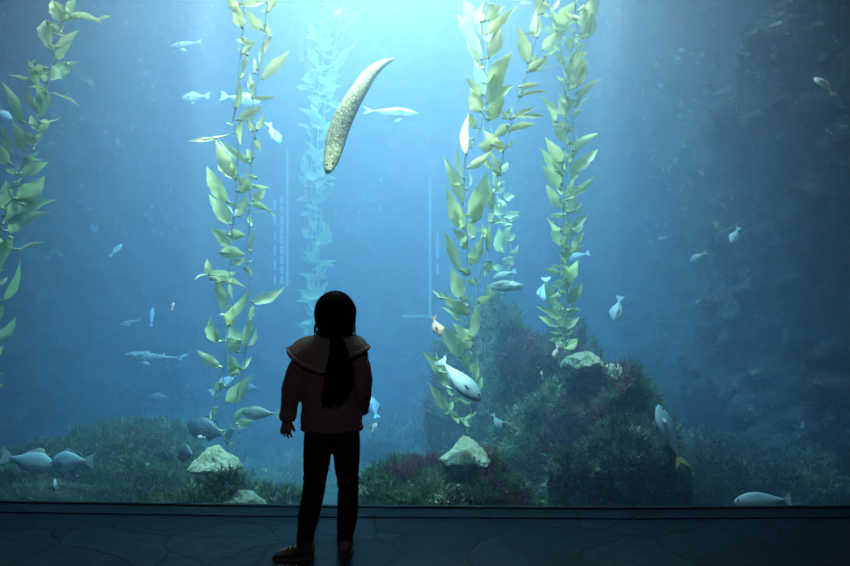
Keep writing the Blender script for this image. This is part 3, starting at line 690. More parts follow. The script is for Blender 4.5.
# small pale sprig further back by the child
# ------------------------------------------------------------------ fish
def fish_mesh(L, H, T, prof, mat, finmat, kind, name, dorsal=(.25, .75, .22), tail=.2, forked=.5, anal=(.6, .8, .14), pect=.2, bend=0, tailmat=None):
    """body is one skin running from snout (+x) to tail root; fins and eyes are its children"""
    n, seg = 22, 14; vs, fs = [], []
    BL = L * (1 - tail * .8)

    def spine(q):
        return Vector((L * .5 - BL * q, bend * L * math.sin(q * PI * .9) * .5, 0))

    def h(q):
        for (a, b), (c, e) in zip(prof, prof[1:]):
            if a <= q <= c:
                t = (q - a) / (c - a); t = t * t * (3 - 2 * t) * .5 + t * .5; return b + (e - b) * t
        return prof[-1][1]
    for i in range(n + 1):
        q = i / n; c = spine(q); hh = h(q) * H * .5; tt = max(h(q), .03) ** .9 * T * .5 * (1 - .35 * q)
        for k in range(seg):
            th = 2 * PI * k / seg
            vs.append(c + Vector((0, math.cos(th) * tt, math.sin(th) * hh * (1.06 if math.sin(th) < 0 else 1))))
    for i in range(n):
        for k in range(seg):
            k2 = (k + 1) % seg; fs.append((i * seg + k, i * seg + k2, (i + 1) * seg + k2, (i + 1) * seg + k))
    fs += [tuple(reversed(range(seg))), tuple(range(n * seg, (n + 1) * seg))]
    me = mesh_np(name, vs, fs); body = link(name, me, mat)

    def fin(nm, outline, th=.004, m=None):
        """closed thin slab with a rounded rim; outline in (x, y, z)"""
        mb = MB(); k = len(outline); c = sum((Vector(p) for p in outline), Vector()) / k
        e1 = (Vector(outline[1]) - Vector(outline[0])); nrm = Vector()
        for i in range(k): nrm += (Vector(outline[i]) - c).cross(Vector(outline[(i + 1) % k]) - c)
        nrm.normalize(); t_ = nrm * th * L
        A = [Vector(p) for p in outline]
        mb.add(A + [c + t_, c - t_], [(i, (i + 1) % k, k) for i in range(k)] + [((i + 1) % k, i, k + 1) for i in range(k)])
        return mb.build(nm, m or finmat, body, smooth=False)
    te = spine(1); th_ = h(1) * H * .5; tl = L * tail
    tv = (spine(1) - spine(.93)).normalized()
    top = te + tv * tl + Vector((0, 0, H * .5 * (.75 + .2 * forked))); bot = te + tv * tl - Vector((0, 0, H * .5 * (.75 + .2 * forked))); mid = te + tv * tl * (1 - .55 * forked)
    if kind == 'shark':
        top = te + tv * tl * 1.1 + Vector((0, 0, H * .75)); bot = te + tv * tl * .45 - Vector((0, 0, H * .3)); mid = te + tv * tl * .55
    fin('tail_fin', [te - tv * tl * .15 + Vector((0, 0, th_)), te + tv * tl * .35 + Vector((0, 0, H * .28)), top, top.lerp(mid, .5) - tv * .01 * L, mid, bot.lerp(mid, .5) - tv * .01 * L, bot, te + tv * tl * .35 - Vector((0, 0, H * .28)) * (0.6 if kind == 'shark' else 1), te - tv * tl * .15 - Vector((0, 0, th_))], m=tailmat)

    def ridge(nm, a, b, hh, sgn, peak=.3):
        pts = []
        for i in range(9):
            q = a + (b - a) * i / 8; pts.append(spine(q) + Vector((0, 0, sgn * h(q) * H * .46)))
        up = []
        for i in range(8, -1, -1):
            q = a + (b - a) * i / 8; e = i / 8; f = (e / peak if e < peak else 1 - (e - peak) / (1 - peak) * .75)
            up.append(spine(q) + Vector((-.03 * L * f, 0, sgn * (h(q) * H * .46 + hh * H * f))))
        fin(nm, pts + up)
    if kind == 'shark':
        ridge('dorsal_fin', .36, .48, .5, 1, .6); ridge('dorsal_fin', .68, .78, .35, 1, .6); ridge('anal_fin', .8, .87, .25, -1, .6)
    else:
        ridge('dorsal_fin', *dorsal, 1); ridge('anal_fin', *anal, -1)
    for s in (-1, 1):
        q = .27; b = spine(q) + Vector((0, s * T * .42 * h(q), -H * .12)); pl = L * pect
        fin('pectoral_fin', [b + Vector((0, 0, .04 * H)), b + Vector((-pl * .6, s * pl * .45, -.02 * H)), b + Vector((-pl, s * pl * .6, -pl * .35)), b + Vector((-pl * .55, s * pl * .3, -pl * .45)), b + Vector((-.01 * L, 0, -.08 * H))])
        eq = .10; mb = MB(); mb.ball(spine(eq) + Vector((0, s * T * .40 * h(eq), H * .10)), min(H, T * 2) * .055, 10, 8); mb.build('eye', M['eye'], body)
    return body


DEEP = [(0, .06), (.05, .34), (.14, .66), (.3, .96), (.42, 1), (.6, .82), (.8, .42), (.93, .2), (1, .17)]
SLIM = [(0, .05), (.05, .38), (.15, .72), (.3, .98), (.45, 1), (.65, .74), (.85, .34), (.95, .17), (1, .14)]
SHRK = [(0, .12), (.05, .5), (.15, .85), (.3, 1), (.5, .8), (.7, .5), (.9, .28), (1, .2)]
PROTO = {}


def build_fish(kind):
    if kind == 'bream': return fish_mesh(1, .37, .16, DEEP, M['silver'], M['silverfin'], kind, 'silver_fish')
    if kind == 'greybream': return fish_mesh(1, .43, .18, DEEP, M['bluefish'], M['silverfin'], kind, 'grey_blue_fish', bend=.06)
    if kind == 'slim': return fish_mesh(1, .21, .13, SLIM, M['silver'], M['silverfin'], kind, 'slender_silver_fish', tail=.17, forked=1, dorsal=(.35, .6, .10), anal=(.65, .85, .1))
    if kind == 'jack': return fish_mesh(1, .30, .14, SLIM, M['bluefish'], M['silverfin'], kind, 'yellowtail_fish', tail=.18, forked=.9, tailmat=M['yellowfin'], dorsal=(.35, .8, .06), anal=(.6, .85, .06), pect=.10)
    if kind == 'plump': return fish_mesh(1, .34, .16, SLIM, M['silver'], M['silverfin'], kind, 'pale_oval_fish', tail=.12, forked=.5, dorsal=(.3, .85, .05), anal=(.55, .85, .05), pect=.10)
    if kind == 'shark': return fish_mesh(1, .15, .14, SHRK, M['shark'], M['shark'], kind, 'leopard_shark', tail=.22, pect=.16)
    if kind == 'bass': return fish_mesh(1, .36, .19, DEEP, M['bass'], M['silverfin'], kind, 'kelp_bass', tail=.16, forked=.2, dorsal=(.25, .85, .10), anal=(.6, .82, .10))
    if kind == 'dark': return fish_mesh(1, .44, .24, DEEP, M['darkfish'], M['darkfin'], kind, 'dark_rockfish', tail=.15, forked=.1, dorsal=(.2, .85, .16))
    if kind == 'orange': return fish_mesh(1, .48, .2, DEEP, M['orange'], M['orangefin'], kind, 'orange_glint')
    if kind == 'pink': return fish_mesh(1, .34, .2, DEEP, M['pink'], M['pinkfin'], kind, 'pink_fish_shape')
    if kind == 'tan': return fish_mesh(1, .4, .2, DEEP, M['brown'], M['brownfin'], kind, 'tan_fish', bend=.1)
    if kind == 'yellow': return fish_mesh(1, .34, .16, SLIM, M['yellowfin'], M['yellowfin'], kind, 'yellow_fish')


def fish(kind, px, py, d, lpx, ang, label, yaw=0, roll=0, flip=False, group=None):
    """head points to ang degrees in the picture (0 = right, 90 = up); yaw turns it away from us"""
    if kind not in PROTO:
        o = PROTO[kind] = build_fish(kind)
    else:
        src = PROTO[kind]; o = src.copy(); COL.objects.link(o)
        for ch in src.children:
            c = ch.copy(); COL.objects.link(c); c.parent = o
    if abs(math.sin(math.radians(ang))) > .6 and abs(yaw) < 60: yaw = math.copysign(max(abs(yaw), 26), math.sin(math.radians(ang)))
    s = lpx / F * d / max(.35, math.cos(math.radians(yaw)))
    a, y_ = math.radians(ang), math.radians(yaw)
    f = Vector((math.cos(a) * math.cos(y_), math.sin(y_), math.sin(a) * math.cos(y_)))
    up = Vector((-math.sin(a), 0, math.cos(a)))
    if up.z < 0 or (abs(up.z) < .02 and flip): up = -up
    if flip and abs(up.z) >= .02: up = -up
    side = up.cross(f).normalized(); up = f.cross(side).normalized()
    vis = side if side.y < 0 else -side
    lean = math.radians(24 + roll)                     # flank leans up to the surface
    lean = max((lean, -lean), key=lambda t: (Quaternion(f, t) @ vis).z)
    R = Matrix.Rotation(lean, 3, f) @ Matrix((f, side, up)).transposed()
    o.matrix_world = Matrix.Translation(P(px, py, d)) @ R.to_4x4() @ Matrix.Scale(s, 4)
    tag(o, label, 'shark' if kind == 'shark' else 'fish', group)
    return o


G = 'fish swimming in the tank'
FL = [
    ('slim', 186, 44, 6.1, 33, 186, 'silver fish at the top left facing left, highest left of the kelp', 12, 0),
    ('bream', 195, 97, 6.0, 30, 184, 'deep-bodied silver fish facing left, just left of the tall left kelp', 10, 0),
    ('bream', 241, 99, 6.2, 38, -8, 'silver fish facing right behind the blades of the left kelp', 10, 0),
    ('bream', 274, 133, 6.3, 27, -58, 'pale fish diving head down just right of the left kelp', 15, 20),
    ('slim', 391, 112, 6.3, 54, -3, 'long slender silver fish facing right beside the spotted eel', 5, 0),
    ('greybream', 1, 114, 5.3, 24, -30, 'bluish fish half out of view behind the left edge kelp', 10, 0),
    ('bream', 116, 250, 7.2, 15, 60, 'tiny pale fish tilted upward in the open blue at the left', 35, 0),
    ('bream', 93, 226, 8.0, 16, -55, 'barely visible fish in the haze near the left wall', 30, 0),
    ('slim', 130, 322, 7.3, 24, 195, 'faint slender fish facing left above the leopard shark', 10, 0),
    ('slim', 152, 317, 7.2, 19, 96, 'faint upright fish above the leopard shark', 30, 0),
    ('shark', 155, 357, 6.6, 66, 178, 'leopard shark cruising left over the green mound', 8, 0),
    ('bass', 260, 413, 4.95, 38, 178, 'pale striped bass facing left next to the child\'s hand', 5, 0),
    ('dark', 160, 398, 6.3, 24, 185, 'small dark fish hovering over the green mound', 10, 0),
    ('dark', 209, 430, 5.15, 48, 168, 'large dark white-spotted fish behind the left pale rock', 20, 0),
    ('dark', 187, 453, 4.95, 24, 190, 'round dark blue fish left of the left pale rock', 55, 0),
    ('bream', 201, 437, 4.9, 9, 180, 'very small pale oval fish in front of the dark spotted fish', 20, 0),
    ('greybream', 28, 461, 4.7, 50, -14, 'left one of two grey-blue fish meeting nose to nose, facing right', 10, 0),
    ('greybream', 72, 461, 4.72, 45, 183, 'right one of two grey-blue fish meeting nose to nose, facing left', 8, 0),
    ('yellow', 43, 452, 4.85, 13, 148, 'small yellow fish between the two meeting grey-blue fish', 10, 0),
    ('greybream', 54, 484, 4.6, 12, 0, 'fish seen head-on below the two meeting grey-blue fish', -66, -24),
    ('plump', 460, 380, 4.65, 55, -44, 'large pale oval fish nosing down in front of the middle kelp', 8, 10),
    ('greybream', 497, 421, 4.95, 16, -60, 'small blue fish in the dark hollow beside the pointed pale rock', 20, 0),
    ('bream', 545, 289, 6.3, 24, -104, 'pale narrow fish pointing down left of the right kelp', 45, 0),
    ('bream', 578, 256, 6.2, 22, 196, 'pale fish behind the right kelp facing left', 20, 0),
    ('bream', 617, 309, 5.6, 27, -112, 'pale fish diving head down right of the right kelp', 10, 0),
    ('jack', 670, 435, 4.5, 58, 106, 'grey-green fish with yellow tail swimming straight up at the lower right', 10, 0),
    ('plump', 762, 501, 4.45, 54, 186, 'silver fish cut off by the kerb at the lower right', 10, 0),
    ('bream', 735, 235, 5.8, 20, 235, 'blurred pale fish before the right rock wall', 20, 0),
    ('tan', 824, 86, 4.9, 24, 118, 'pale bent fish near the top right edge', 35, 0),
    ('tan', 698, 257, 6.0, 17, 215, 'faint tan fish hugging the right rock wall', 20, 0),
    ('bream', 662, 238, 7.2, 8, 190, 'tiny pale dot-like fish at the start of the right rock wall', 10, 0),
    ('bream', 747, 401, 6.6, 12, 40, 'tiny faint fish low before the right rock wall', 20, 0),
    ('shark', 817, 420, 5.8, 44, 180, 'dim slender spotted fish low at the right edge', 10, 0),
    ('bass', 504, 275, 5.75, 24, 200, 'pale striped fish resting just above the far pale rock patch', 10, 0),
    ('bream', 229, 211, 5.5, 18, 150, 'lavender-pale fish hidden behind the left kelp blades', 20, 0),
    ('greybream', 222, 385, 5.3, 26, 35, 'blue fish slanting behind the lower blades of the left kelp', 15, 0),
    ('dark', 250, 388, 6.2, 22, 180, 'dim dark fish in the haze between left kelp and child', 15, 0),
    ('slim', 655, 428, 4.5, 14, 90, 'thin white sliver of a fish beside the yellow-tailed fish', 20, 60),
    ('bream', 525, 3, 5.6, 10, 180, 'tiny white fish at the top edge between two kelp plants', 10, 0),
    ('bream', 389, 466, 5.0, 11, -60, 'tiny pale fish over the front mound right of the child', 45, 0),
    ('bream', 374, 407, 6.2, 20, 110, 'pale fish half hidden behind the child\'s right elbow', 35, 0),  # fish mesh standing in for the grey part of a reflection
    ('orange', 374, 427, 6.0, 9, 60, 'tiny orange fish just right of the child\'s jacket hem', 20, 0),  # fish mesh standing in for the orange part of that reflection
    ('orange', 436.5, 326, 4.75, 21, -70, 'fish-shaped orange reflection beside the middle kelp, glowing through the haze', 20, 0),  # fish mesh standing in for a bright orange reflection
    ('pink', 556, 352, 5.1, 14, 250, 'small pink fish at the foot of the right kelp', 30, 0),
    ('pink', 542, 375, 5.0, 8, 95, 'tiny pink fish on the left slope of the tall mound', 30, 0),
    ('pink', 173, 306, 5.0, 7, 90, 'tiny fish-shaped pink glint of a reflected light in the open blue above the leopard shark', 40, 0),  # fish mesh standing in for the glint of a reflected light
    ('pink', 362, 496, 4.6, 10, 120, 'small pink-white fish by the glass right of the child\'s leg', 20, 0),
]
for k_, x_, y_, d_, l_, a_, lab_, yw_, rl_ in FL:
    fish(k_, x_, y_, d_, l_, a_, lab_, yw_, rl_, group=G)

# ------------------------------------------------------------------ eel
def build_eel():
    path = [(327.6, 172.5, 2.6), (329.3, 167, 5.6), (331.8, 158, 8.2), (333.6, 149, 9.3), (336.6, 135, 9.7), (341.5, 121, 9.5), (347.8, 108, 8.7), (354.5, 96, 7.9), (361, 86, 7.0), (367.5, 76.5, 6.1), (374.3, 69.3, 4.9), (381, 64.2, 3.5), (387.5, 60.8, 2.2), (394.5, 58.6, .8)]
    d = 5.05
    DI = [4.7 + .75 * i / 13 + .03 * math.sin(i * .6) for i in range(len(path))]      # head nearer the glass than the tail
    P3 = [P(x, y, DI[i]) for i, (x, y, r) in enumerate(path)]
    base = P3[4].copy()
    sm = catmull([p - base for p in P3], 6); rr = catmull([Vector((r * DI[i] / F, 0)) for i, (_, _, r) in enumerate(path)], 6)
    seg = 20; n = len(sm); vs, fs, uv = [], [], []
    dors = []
    for i, p in enumerate(sm):
        t = (sm[min(i + 1, n - 1)] - sm[max(i - 1, 0)]).normalized()
        a = t.cross(Vector((0, -1, 0))).normalized()       # in the plane facing the window
        b = a.cross(t).normalized(); r = rr[i].x
        for k in range(seg):
            th = 2 * PI * k / seg; vs.append(p + a * math.cos(th) * r + b * math.sin(th) * r * .78)
        dors.append((p, a, r))
    me_f = []
    for i in range(n - 1):
        for k in range(seg): me_f.append((i * seg + k, i * seg + (k + 1) % seg, (i + 1) * seg + (k + 1) % seg, (i + 1) * seg + k))
    me_f += [tuple(reversed(range(seg))), tuple(range((n - 1) * seg, n * seg))]
    me = mesh_np('moray_eel', vs, me_f)
    ul = me.uv_layers.new(name='UVMap')
    for pl in me.polygons:
        for li in pl.loop_indices:
            vi = me.loops[li].vertex_index; ul.data[li].uv = (vi // seg / n, abs((vi % seg) / seg * 2 - 1))
    e = link('moray_eel', me, M['eel']); e.location = base
    tag(e, 'thick olive eel with a netted pattern diving head down above the child', 'eel')
    # ribbon fin along the back (right-hand rim in view) and belly of the tail
    def rim(nm, i0, i1, sgn, hh):
        mb = MB(); A = []
        for i in range(i0, i1):
            p, a, r = dors[i]; f = math.sin(PI * (i - i0) / (i1 - i0 - 1)) ** .5
            q = p + a * sgn * r * .96; o_ = a * sgn * hh * f; w = Vector((0, .004, 0))
            A.append((q - w, q + w, q + o_))
        vs_ = [v for t in A for v in t]; m = len(A); f_ = []
        for i in range(m - 1):
            for k in range(3): f_.append((i * 3 + k, i * 3 + (k + 1) % 3, (i + 1) * 3 + (k + 1) % 3, (i + 1) * 3 + k))
        mb.add(vs_, f_); mb.build(nm, M['eelfin'], e)
    p0 = P3[3]; sg = 1 if (dors[30][1].x > 0) else -1
    rim('dorsal_fin', 14, n - 1, sg, .012); rim('anal_fin', n - 36, n - 1, -sg, .009)
    mb = MB(); rr_ = 4.5 / F * d
    mb.ball(P(327.2, 165.0, 4.722) - base, .006); mb.build('eye', M['eye'], e)
    mb = MB(); mb.ball(P(333.0, 163.5, 4.722) - base, .006); mb.build('eye', M['eye'], e)
    mb = MB(); mb.tube([P(x, y, 4.7) - base for x, y in ((325.9, 168), (327.4, 171.5), (330.5, 170.5))], [.006, .013, .006], 10); mb.build('jaw', M['eelfin'], e)
    mb = MB(); mb.ball(P(338, 152.5, 4.84) - base, (.005, .004, .009)); mb.build('gill_opening', M['eye'], e)


build_eel()

# ------------------------------------------------------------------ the child
GD = 3.38


def Gp(px, py, dy=0): return P(px, py, GD) + Vector((0, dy, 0))


U = GD / F                     # metres per pixel at the child


def limb(mb, pts, radii, squash=1, seg=16): mb.tube(catmull(pts, 4), [r.x for r in catmull([Vector((q, 0)) for q in radii], 4)], seg, squash)


def add_ball(mb, c, r, rot=None): mb.ball(c, r, 18, 12, rot)


b = MB()
# head: skull, jaw, face
HC = Gp(335, 315, .015)
add_ball(b, HC, (.074, .088, .092)); add_ball(b, HC + Vector((0, .03, -.045)), (.055, .055, .05)); add_ball(b, HC + Vector((0, .06, -.072)), (.026, .024, .022))
for s in (-1, 1):
    add_ball(b, HC + Vector((s * .034, .062, -.035)), (.026, .022, .024))
    add_ball(b, HC + Vector((s * .076, 0, -.018)), (.009, .018, .026))
b.tube([HC + Vector((0, .086, -.002)), HC + Vector((0, .097, -.022)), HC + Vector((0, .102, -.032)), HC + Vector((0, .09, -.037))], [.006, .008, .010, .006], 10)
b.tube([HC + Vector((-.018, .083, -.056)), HC + Vector((0, .093, -.054)), HC + Vector((.018, .083, -.056))], [.003, .006, .003], 8)
b.tube([HC + Vector((-.014, .082, -.063)), HC + Vector((0, .091, -.064)), HC + Vector((.014, .082, -.063))], [.003, .006, .003], 8)
limb(b, [Gp(335, 330, .01), Gp(335, 342, 0), Gp(334, 354, 0)], [.034, .034, .05])
# torso
b.tube(catmull([Gp(333, 350), Gp(332, 365), Gp(332, 385), Gp(332, 405), Gp(332, 422), Gp(332, 436)], 3), [.07] + [r.x for r in catmull([Vector((q, 0)) for q in (.09, .095, .085, .08, .08, .07)], 3)][1:], 20, .72)
limb(b, [Gp(303, 357), Gp(333, 351), Gp(359, 356)], [.036, .04, .036])
LW = Gp(287, 420, .0)
limb(b, [Gp(303, 357), Gp(296, 375), Gp(291, 394, -.01), Gp(289, 408, 0), LW], [.037, .033, .029, .026, .019])
RW = Gp(360, 414, .10)
limb(b, [Gp(359, 356), Gp(362, 372), Gp(363.5, 386, 0), Gp(362, 401, .045), RW], [.037, .033, .03, .026, .019])


def hand(mb, w, down, out, thumb_dir):
    """palm, four unequal curled fingers and a thumb leaving the side of the palm"""
    down = down.normalized(); out = (out - down * out.dot(down)).normalized(); side = down.cross(out).normalized()
    if side.dot(thumb_dir) < 0: side = -side
    pc = w + down * .030
    mb.tube([w - down * .005, w + down * .012, w + down * .032, w + down * .046], [.015, .020, .024, .021], 14, .52, up=out)
    for i, (L, o) in enumerate(((.040, .0185), (.046, .0063), (.043, -.0063), (.034, -.0185))):
        a = w + down * (.043 - .002 * abs(i - 1)) + side * o
        d1 = (down * .95 + out * .25 + side * o * 8).normalized(); d2 = (down * .72 + out * .7 + side * o * 6).normalized(); d3 = (down * .35 + out * .95).normalized()
        p1 = a + d1 * L * .42; p2 = p1 + d2 * L * .33; p3 = p2 + d3 * L * .28
        mb.tube([a - down * .01, a, p1, p2, p3], [.0054, .0056, .0052, .0047, .0036], 10)
    a = w + down * .014 + side * .018
    p1 = a + (down * .7 + side * .65 + out * .3).normalized() * .017; p2 = p1 + (down * .9 + side * .25 + out * .35).normalized() * .015
    mb.tube([a - side * .008, a, p1, p2, p2 + (down * .9 + out * .4).normalized() * .006], [.008, .0085, .007, .006, .004], 10)


hand(b, LW, Vector((-.12, -.0, -1)), Vector((.25, .9, 0)), Vector((1, .3, 0)))
hand(b, RW, Vector((-.15, .97, -.1)), Vector((-.9, 0, -.2)), Vector((0, .6, .6)))
# legs and feet
LA, RA = Gp(304, 541, 0), Gp(344, 540, .05)
limb(b, [Gp(318, 428), Gp(317, 455), Gp(315, 485, .005), Gp(311, 512, -.005), LA], [.050, .048, .038, .035, .024])
limb(b, [Gp(346, 428), Gp(347, 455), Gp(348, 485, .01), Gp(346, 512, .02), RA], [.048, .047, .038, .035, .024])
FLZ = .022


def foot_pts(an, dr): an = Vector((an.x, an.y, 0)); return [an + Vector((0, 0, .08)), an - dr * .02 + Vector((0, 0, .045)), an + dr * .03 + Vector((0, 0, .034)), an + dr * .075 + Vector((0, 0, .026)), an + dr * .105 + Vector((0, 0, .022))]


LD, RD = Vector((-.97, -.05, 0)).normalized(), Vector((-.05, 1, 0)).normalized()
limb(b, foot_pts(LA, LD), [.024, .028, .026, .024, .016]); limb(b, foot_pts(RA, RD), [.024, .028, .026, .024, .016])
girl = link('person', remesh(b, .0027, 2, 'person'), M['skin'])
tag(girl, 'small child seen from behind in pink hooded jacket and dark leggings, standing at the window', 'person')
for s in (-1, 1):
    mb = MB(); mb.ball(HC + Vector((s * .031, .077, -.012)), (.0125, .010, .0115), 14, 10); mb.build('eye', M['eye'], girl)

# hair: full cap to the nape, side locks and low ponytail
h = MB()
add_ball(h, HC + Vector((0, -.010, .006)), (.086, .094, .094)); add_ball(h, Gp(335, 324, -.02), (.072, .072, .058)); add_ball(h, Gp(335, 333, -.035), (.06, .05, .04))
for s in (-1, 1):
    limb(h, [HC + Vector((s * .06, .02, .03)), HC + Vector((s * .070, .01, -.02)), HC + Vector((s * .064, .0, -.055)), HC + Vector((s * .052, .005, -.085))], [.024, .013, .008, .003])
hm = remesh(h, .004, 3, 'hair')
bm = bmesh.new(); bm.from_mesh(hm)
cut = [v for v in bm.verts if v.co.y - HC.y > .052 and v.co.z - HC.z < .045 and abs(v.co.x - HC.x) < .066]
bmesh.ops.delete(bm, geom=cut, context='VERTS')
for v in bm.verts:
    k = math.atan2(v.co.x - HC.x, -(v.co.y - HC.y)); v.co += (v.co - HC).normalized() * .0016 * math.sin(k * 46 + 3 * noise.noise(v.co * 30))
bm.to_mesh(hm); bm.free(); hair = link('hair', hm, M['hair'], girl)
h = MB(); rnd = random.Random(3)
limb(h, [Gp(337, 330, -.06), Gp(340, 339, -.115), Gp(342, 352, -.13), Gp(342, 368, -.13), Gp(339, 384, -.12), Gp(334, 397, -.11), Gp(331, 404, -.105)], [.022, .028, .040, .044, .032, .014, .003], .7)
pm = remesh(h, .005, 2, 'ponytail')
bm = bmesh.new(); bm.from_mesh(pm)
for v in bm.verts: v.co.x += .0035 * noise.noise(Vector((v.co.x * 160, v.co.y * 160, v.co.z * 14)))
bm.to_mesh(pm); bm.free(); pony = link('ponytail', pm, M['hair'], girl)
h = MB()
for i in range(240):        # loose strands of the tail
    ox = rnd.uniform(-1, 1); oy = rnd.uniform(-1, 1)
    pts = [Gp(337 + ox * 3, 333, -.08 + oy * .01), Gp(342 + ox * 9, 352 + rnd.uniform(-3, 3), -.13 + oy * .028), Gp(342 + ox * 13, 370 + rnd.uniform(-4, 4), -.13 + oy * .03), Gp(338 + ox * 11, 388 + rnd.uniform(-5, 5), -.12 + oy * .02), Gp(332 + ox * 8, 399 + rnd.uniform(-9, 6), -.11 + oy * .01)]
    pts = pts[:rnd.choice((3, 4, 4, 5, 5))]; h.tube(catmull(pts, 3), [.0015] * (3 * len(pts) - 3) + [.0004], 4)
for s in (-1, 1):
    for i in range(26):     # wisps at the nape and cheeks
        x0 = 335 + s * rnd.uniform(15, 20.5); y0 = rnd.uniform(318, 328); l = rnd.uniform(12, 23)
        pts = [Gp(x0, y0, rnd.uniform(-.05, .02)), Gp(x0 - s * rnd.uniform(-1, 1.2), y0 + l * .5, rnd.uniform(-.05, .01)), Gp(x0 - s * rnd.uniform(-.5, 5), y0 + l, rnd.uniform(-.05, .01))]
        h.tube(catmull(pts, 3), [.0012] * 6 + [.0004], 4)
h.build('loose_strands', M['hair'], pony)
mb = MB(); ring = [Gp(338.5, 335, -.098) + Vector((math.cos(t) * .024, math.sin(t) * .008, math.sin(t) * .022)) for t in [i * PI / 8 for i in range(17)]]
mb.tube(ring, [.005] * 17, 8); mb.build('hair_tie', M['lace'], pony)

# jacket
j = MB()
tor = [Gp(334, 345, 0), Gp(332, 351, 0), Gp(331, 362, 0), Gp(331, 380, 0), Gp(331, 400, 0), Gp(332, 415, 0), Gp(332, 424, 0), Gp(332, 429, 0)]
j.tube(catmull(tor, 3), [r.x for r in catmull([Vector((q, 0)) for q in (.06, .098, .122, .120, .119, .124, .124, .116)], 3)], 28, .72)
limb(j, [Gp(305, 359), Gp(334, 351), Gp(360.5, 354)], [.046, .05, .044])
limb(j, [Gp(304, 360), Gp(297, 375), Gp(292, 392, -.01), Gp(289, 406, 0), Gp(287.5, 416, 0), Gp(287.5, 420, 0)], [.050, .048, .042, .036, .036, .028])
limb(j, [Gp(357, 360), Gp(361.5, 370), Gp(363.5, 386, 0), Gp(362, 400, .04), Gp(360, 412, .085)], [.045, .040, .036, .033, .027])
add_ball(j, Gp(360.5, 354.5, 0), (.034, .036, .026))
jm = remesh(j, .0055, 3, 'jacket')
bm = bmesh.new(); bm.from_mesh(jm)
for v in bm.verts:
    w = v.co; f = fbm(Vector((w.x * 9, w.y * 9, w.z * 22)), 3) * .0045 + noise.noise(Vector((w.x * 20, w.y * 20, w.z * 55))) * .002
    v.co += v.normal * f
bm.to_mesh(jm); bm.free(); jacket = link('jacket', jm, M['jacket'], girl)
# hem band and cuffs
mb = MB(); hem = []
for i in range(33):
    t = 2 * PI * i / 32; hem.append(Gp(332, 427.5, 0) + Vector((math.cos(t) * .1205, math.sin(t) * .086, .003 * math.sin(5 * t))))
mb.tube(hem, [.009] * 33, 10, up=(0, 0, 1)); mb.build('hem_band', M['jacket'], jacket)
for c, ax in ((Gp(287.4, 419.5, 0), Vector((-.1, 0, -1))), (Gp(360, 412.5, .09), Vector((-.25, .7, -.6)))):
    mb = MB(); q = ax.to_track_quat('Z', 'X'); rg = [c + q @ Vector((math.cos(t) * .024, math.sin(t) * .024, 0)) for t in [i * PI / 8 for i in range(17)]]
    mb.tube(rg, [.0075] * 17, 8, up=ax); mb.build('cuff', M['jacket'], jacket)


# hood lying spread over the shoulders
def hood_pt(t, r):
    """t: angle (0 = child's right side in view, -90 deg = back, towards us); r: 0 neck .. 1 outer edge"""
    c, s = math.cos(t), math.sin(t); back = max(0, -s)
    ocx = 328.5 + 39.5 * c; px = (335 + 19 * c) * (1 - r) + ocx * r
    side = 347 if c > 0 else 349
    droop = side + (17 if c < 0 else 9) * back ** 1.1 * (1.15 - .45 * abs(c))
    py = 337 * (1 - r) + droop * r - 4 * math.sin(PI * r) * (1 - .3 * back) + (max(0, s)) * 3 * r
    dy = (s * .065 if s < 0 else s * .05) * (1 - r) + (s * .125 if s < 0 else s * .075) * r - .012 * math.sin(PI * r) * back
    return Gp(px, py, dy)


nT, nR = 56, 8; vs, fs = [], []
for i in range(nT):
    t = 2 * PI * i / nT
    for jx in range(nR + 1):
        p = hood_pt(t, jx / nR); p = p + Vector((0, 0, 1)) * .004 * fbm(p * 26, 3)
        vs.append(p)
for i in range(nT):
    for jx in range(nR):
        a_ = i * (nR + 1) + jx; c_ = ((i + 1) % nT) * (nR + 1) + jx; fs.append((a_, a_ + 1, c_ + 1, c_))
me = mesh_np('hood', vs, fs); hood = link('hood', me, M['hoodlining'], jacket)
so = hood.modifiers.new('thick', 'SOLIDIFY'); so.thickness = .014; so.offset = 0
edge = [hood_pt(2 * PI * i / 64, 1.0) for i in range(65)]
mb = MB(); mb.tube(edge, [.0105 + .0015 * math.sin(i * 2.6) for i in range(65)], 10); mb.build('hood_edge', M['ribbing'], hood)
# leggings
t_ = MB()
t_.tube(catmull([Gp(332, 420), Gp(332, 430), Gp(332, 440)], 3), [.10, .107, .107, .107, .107, .103, .095], 24, .72)
limb(t_, [Gp(318.5, 432), Gp(317.5, 450), Gp(316, 470), Gp(314, 487, .005), Gp(312, 500, .0), Gp(308, 520, -.005), Gp(305.5, 535), Gp(304.5, 545)], [.058, .058, .052, .046, .046, .042, .036, .034])
limb(t_, [Gp(346.5, 432), Gp(346.5, 450), Gp(347, 470), Gp(348, 487, .01), Gp(347.5, 500, .012), Gp(346.5, 520, .02), Gp(344.5, 535, .04), Gp(344, 543, .05)], [.055, .056, .050, .043, .044, .042, .036, .034])
tm = remesh(t_, .0055, 2, 'leggings'); bm = bmesh.new(); bm.from_mesh(tm)
for v in bm.verts:
    w = v.co; kn = math.exp(-((w.z - .32) / .06) ** 2) + math.exp(-((w.z - .1) / .05) ** 2); v.co += v.normal * noise.noise(Vector((w.x * 12, w.y * 12, w.z * 60))) * .004 * (kn + .2)
bm.to_mesh(tm); bm.free(); link('leggings', tm, M['trousers'], girl)


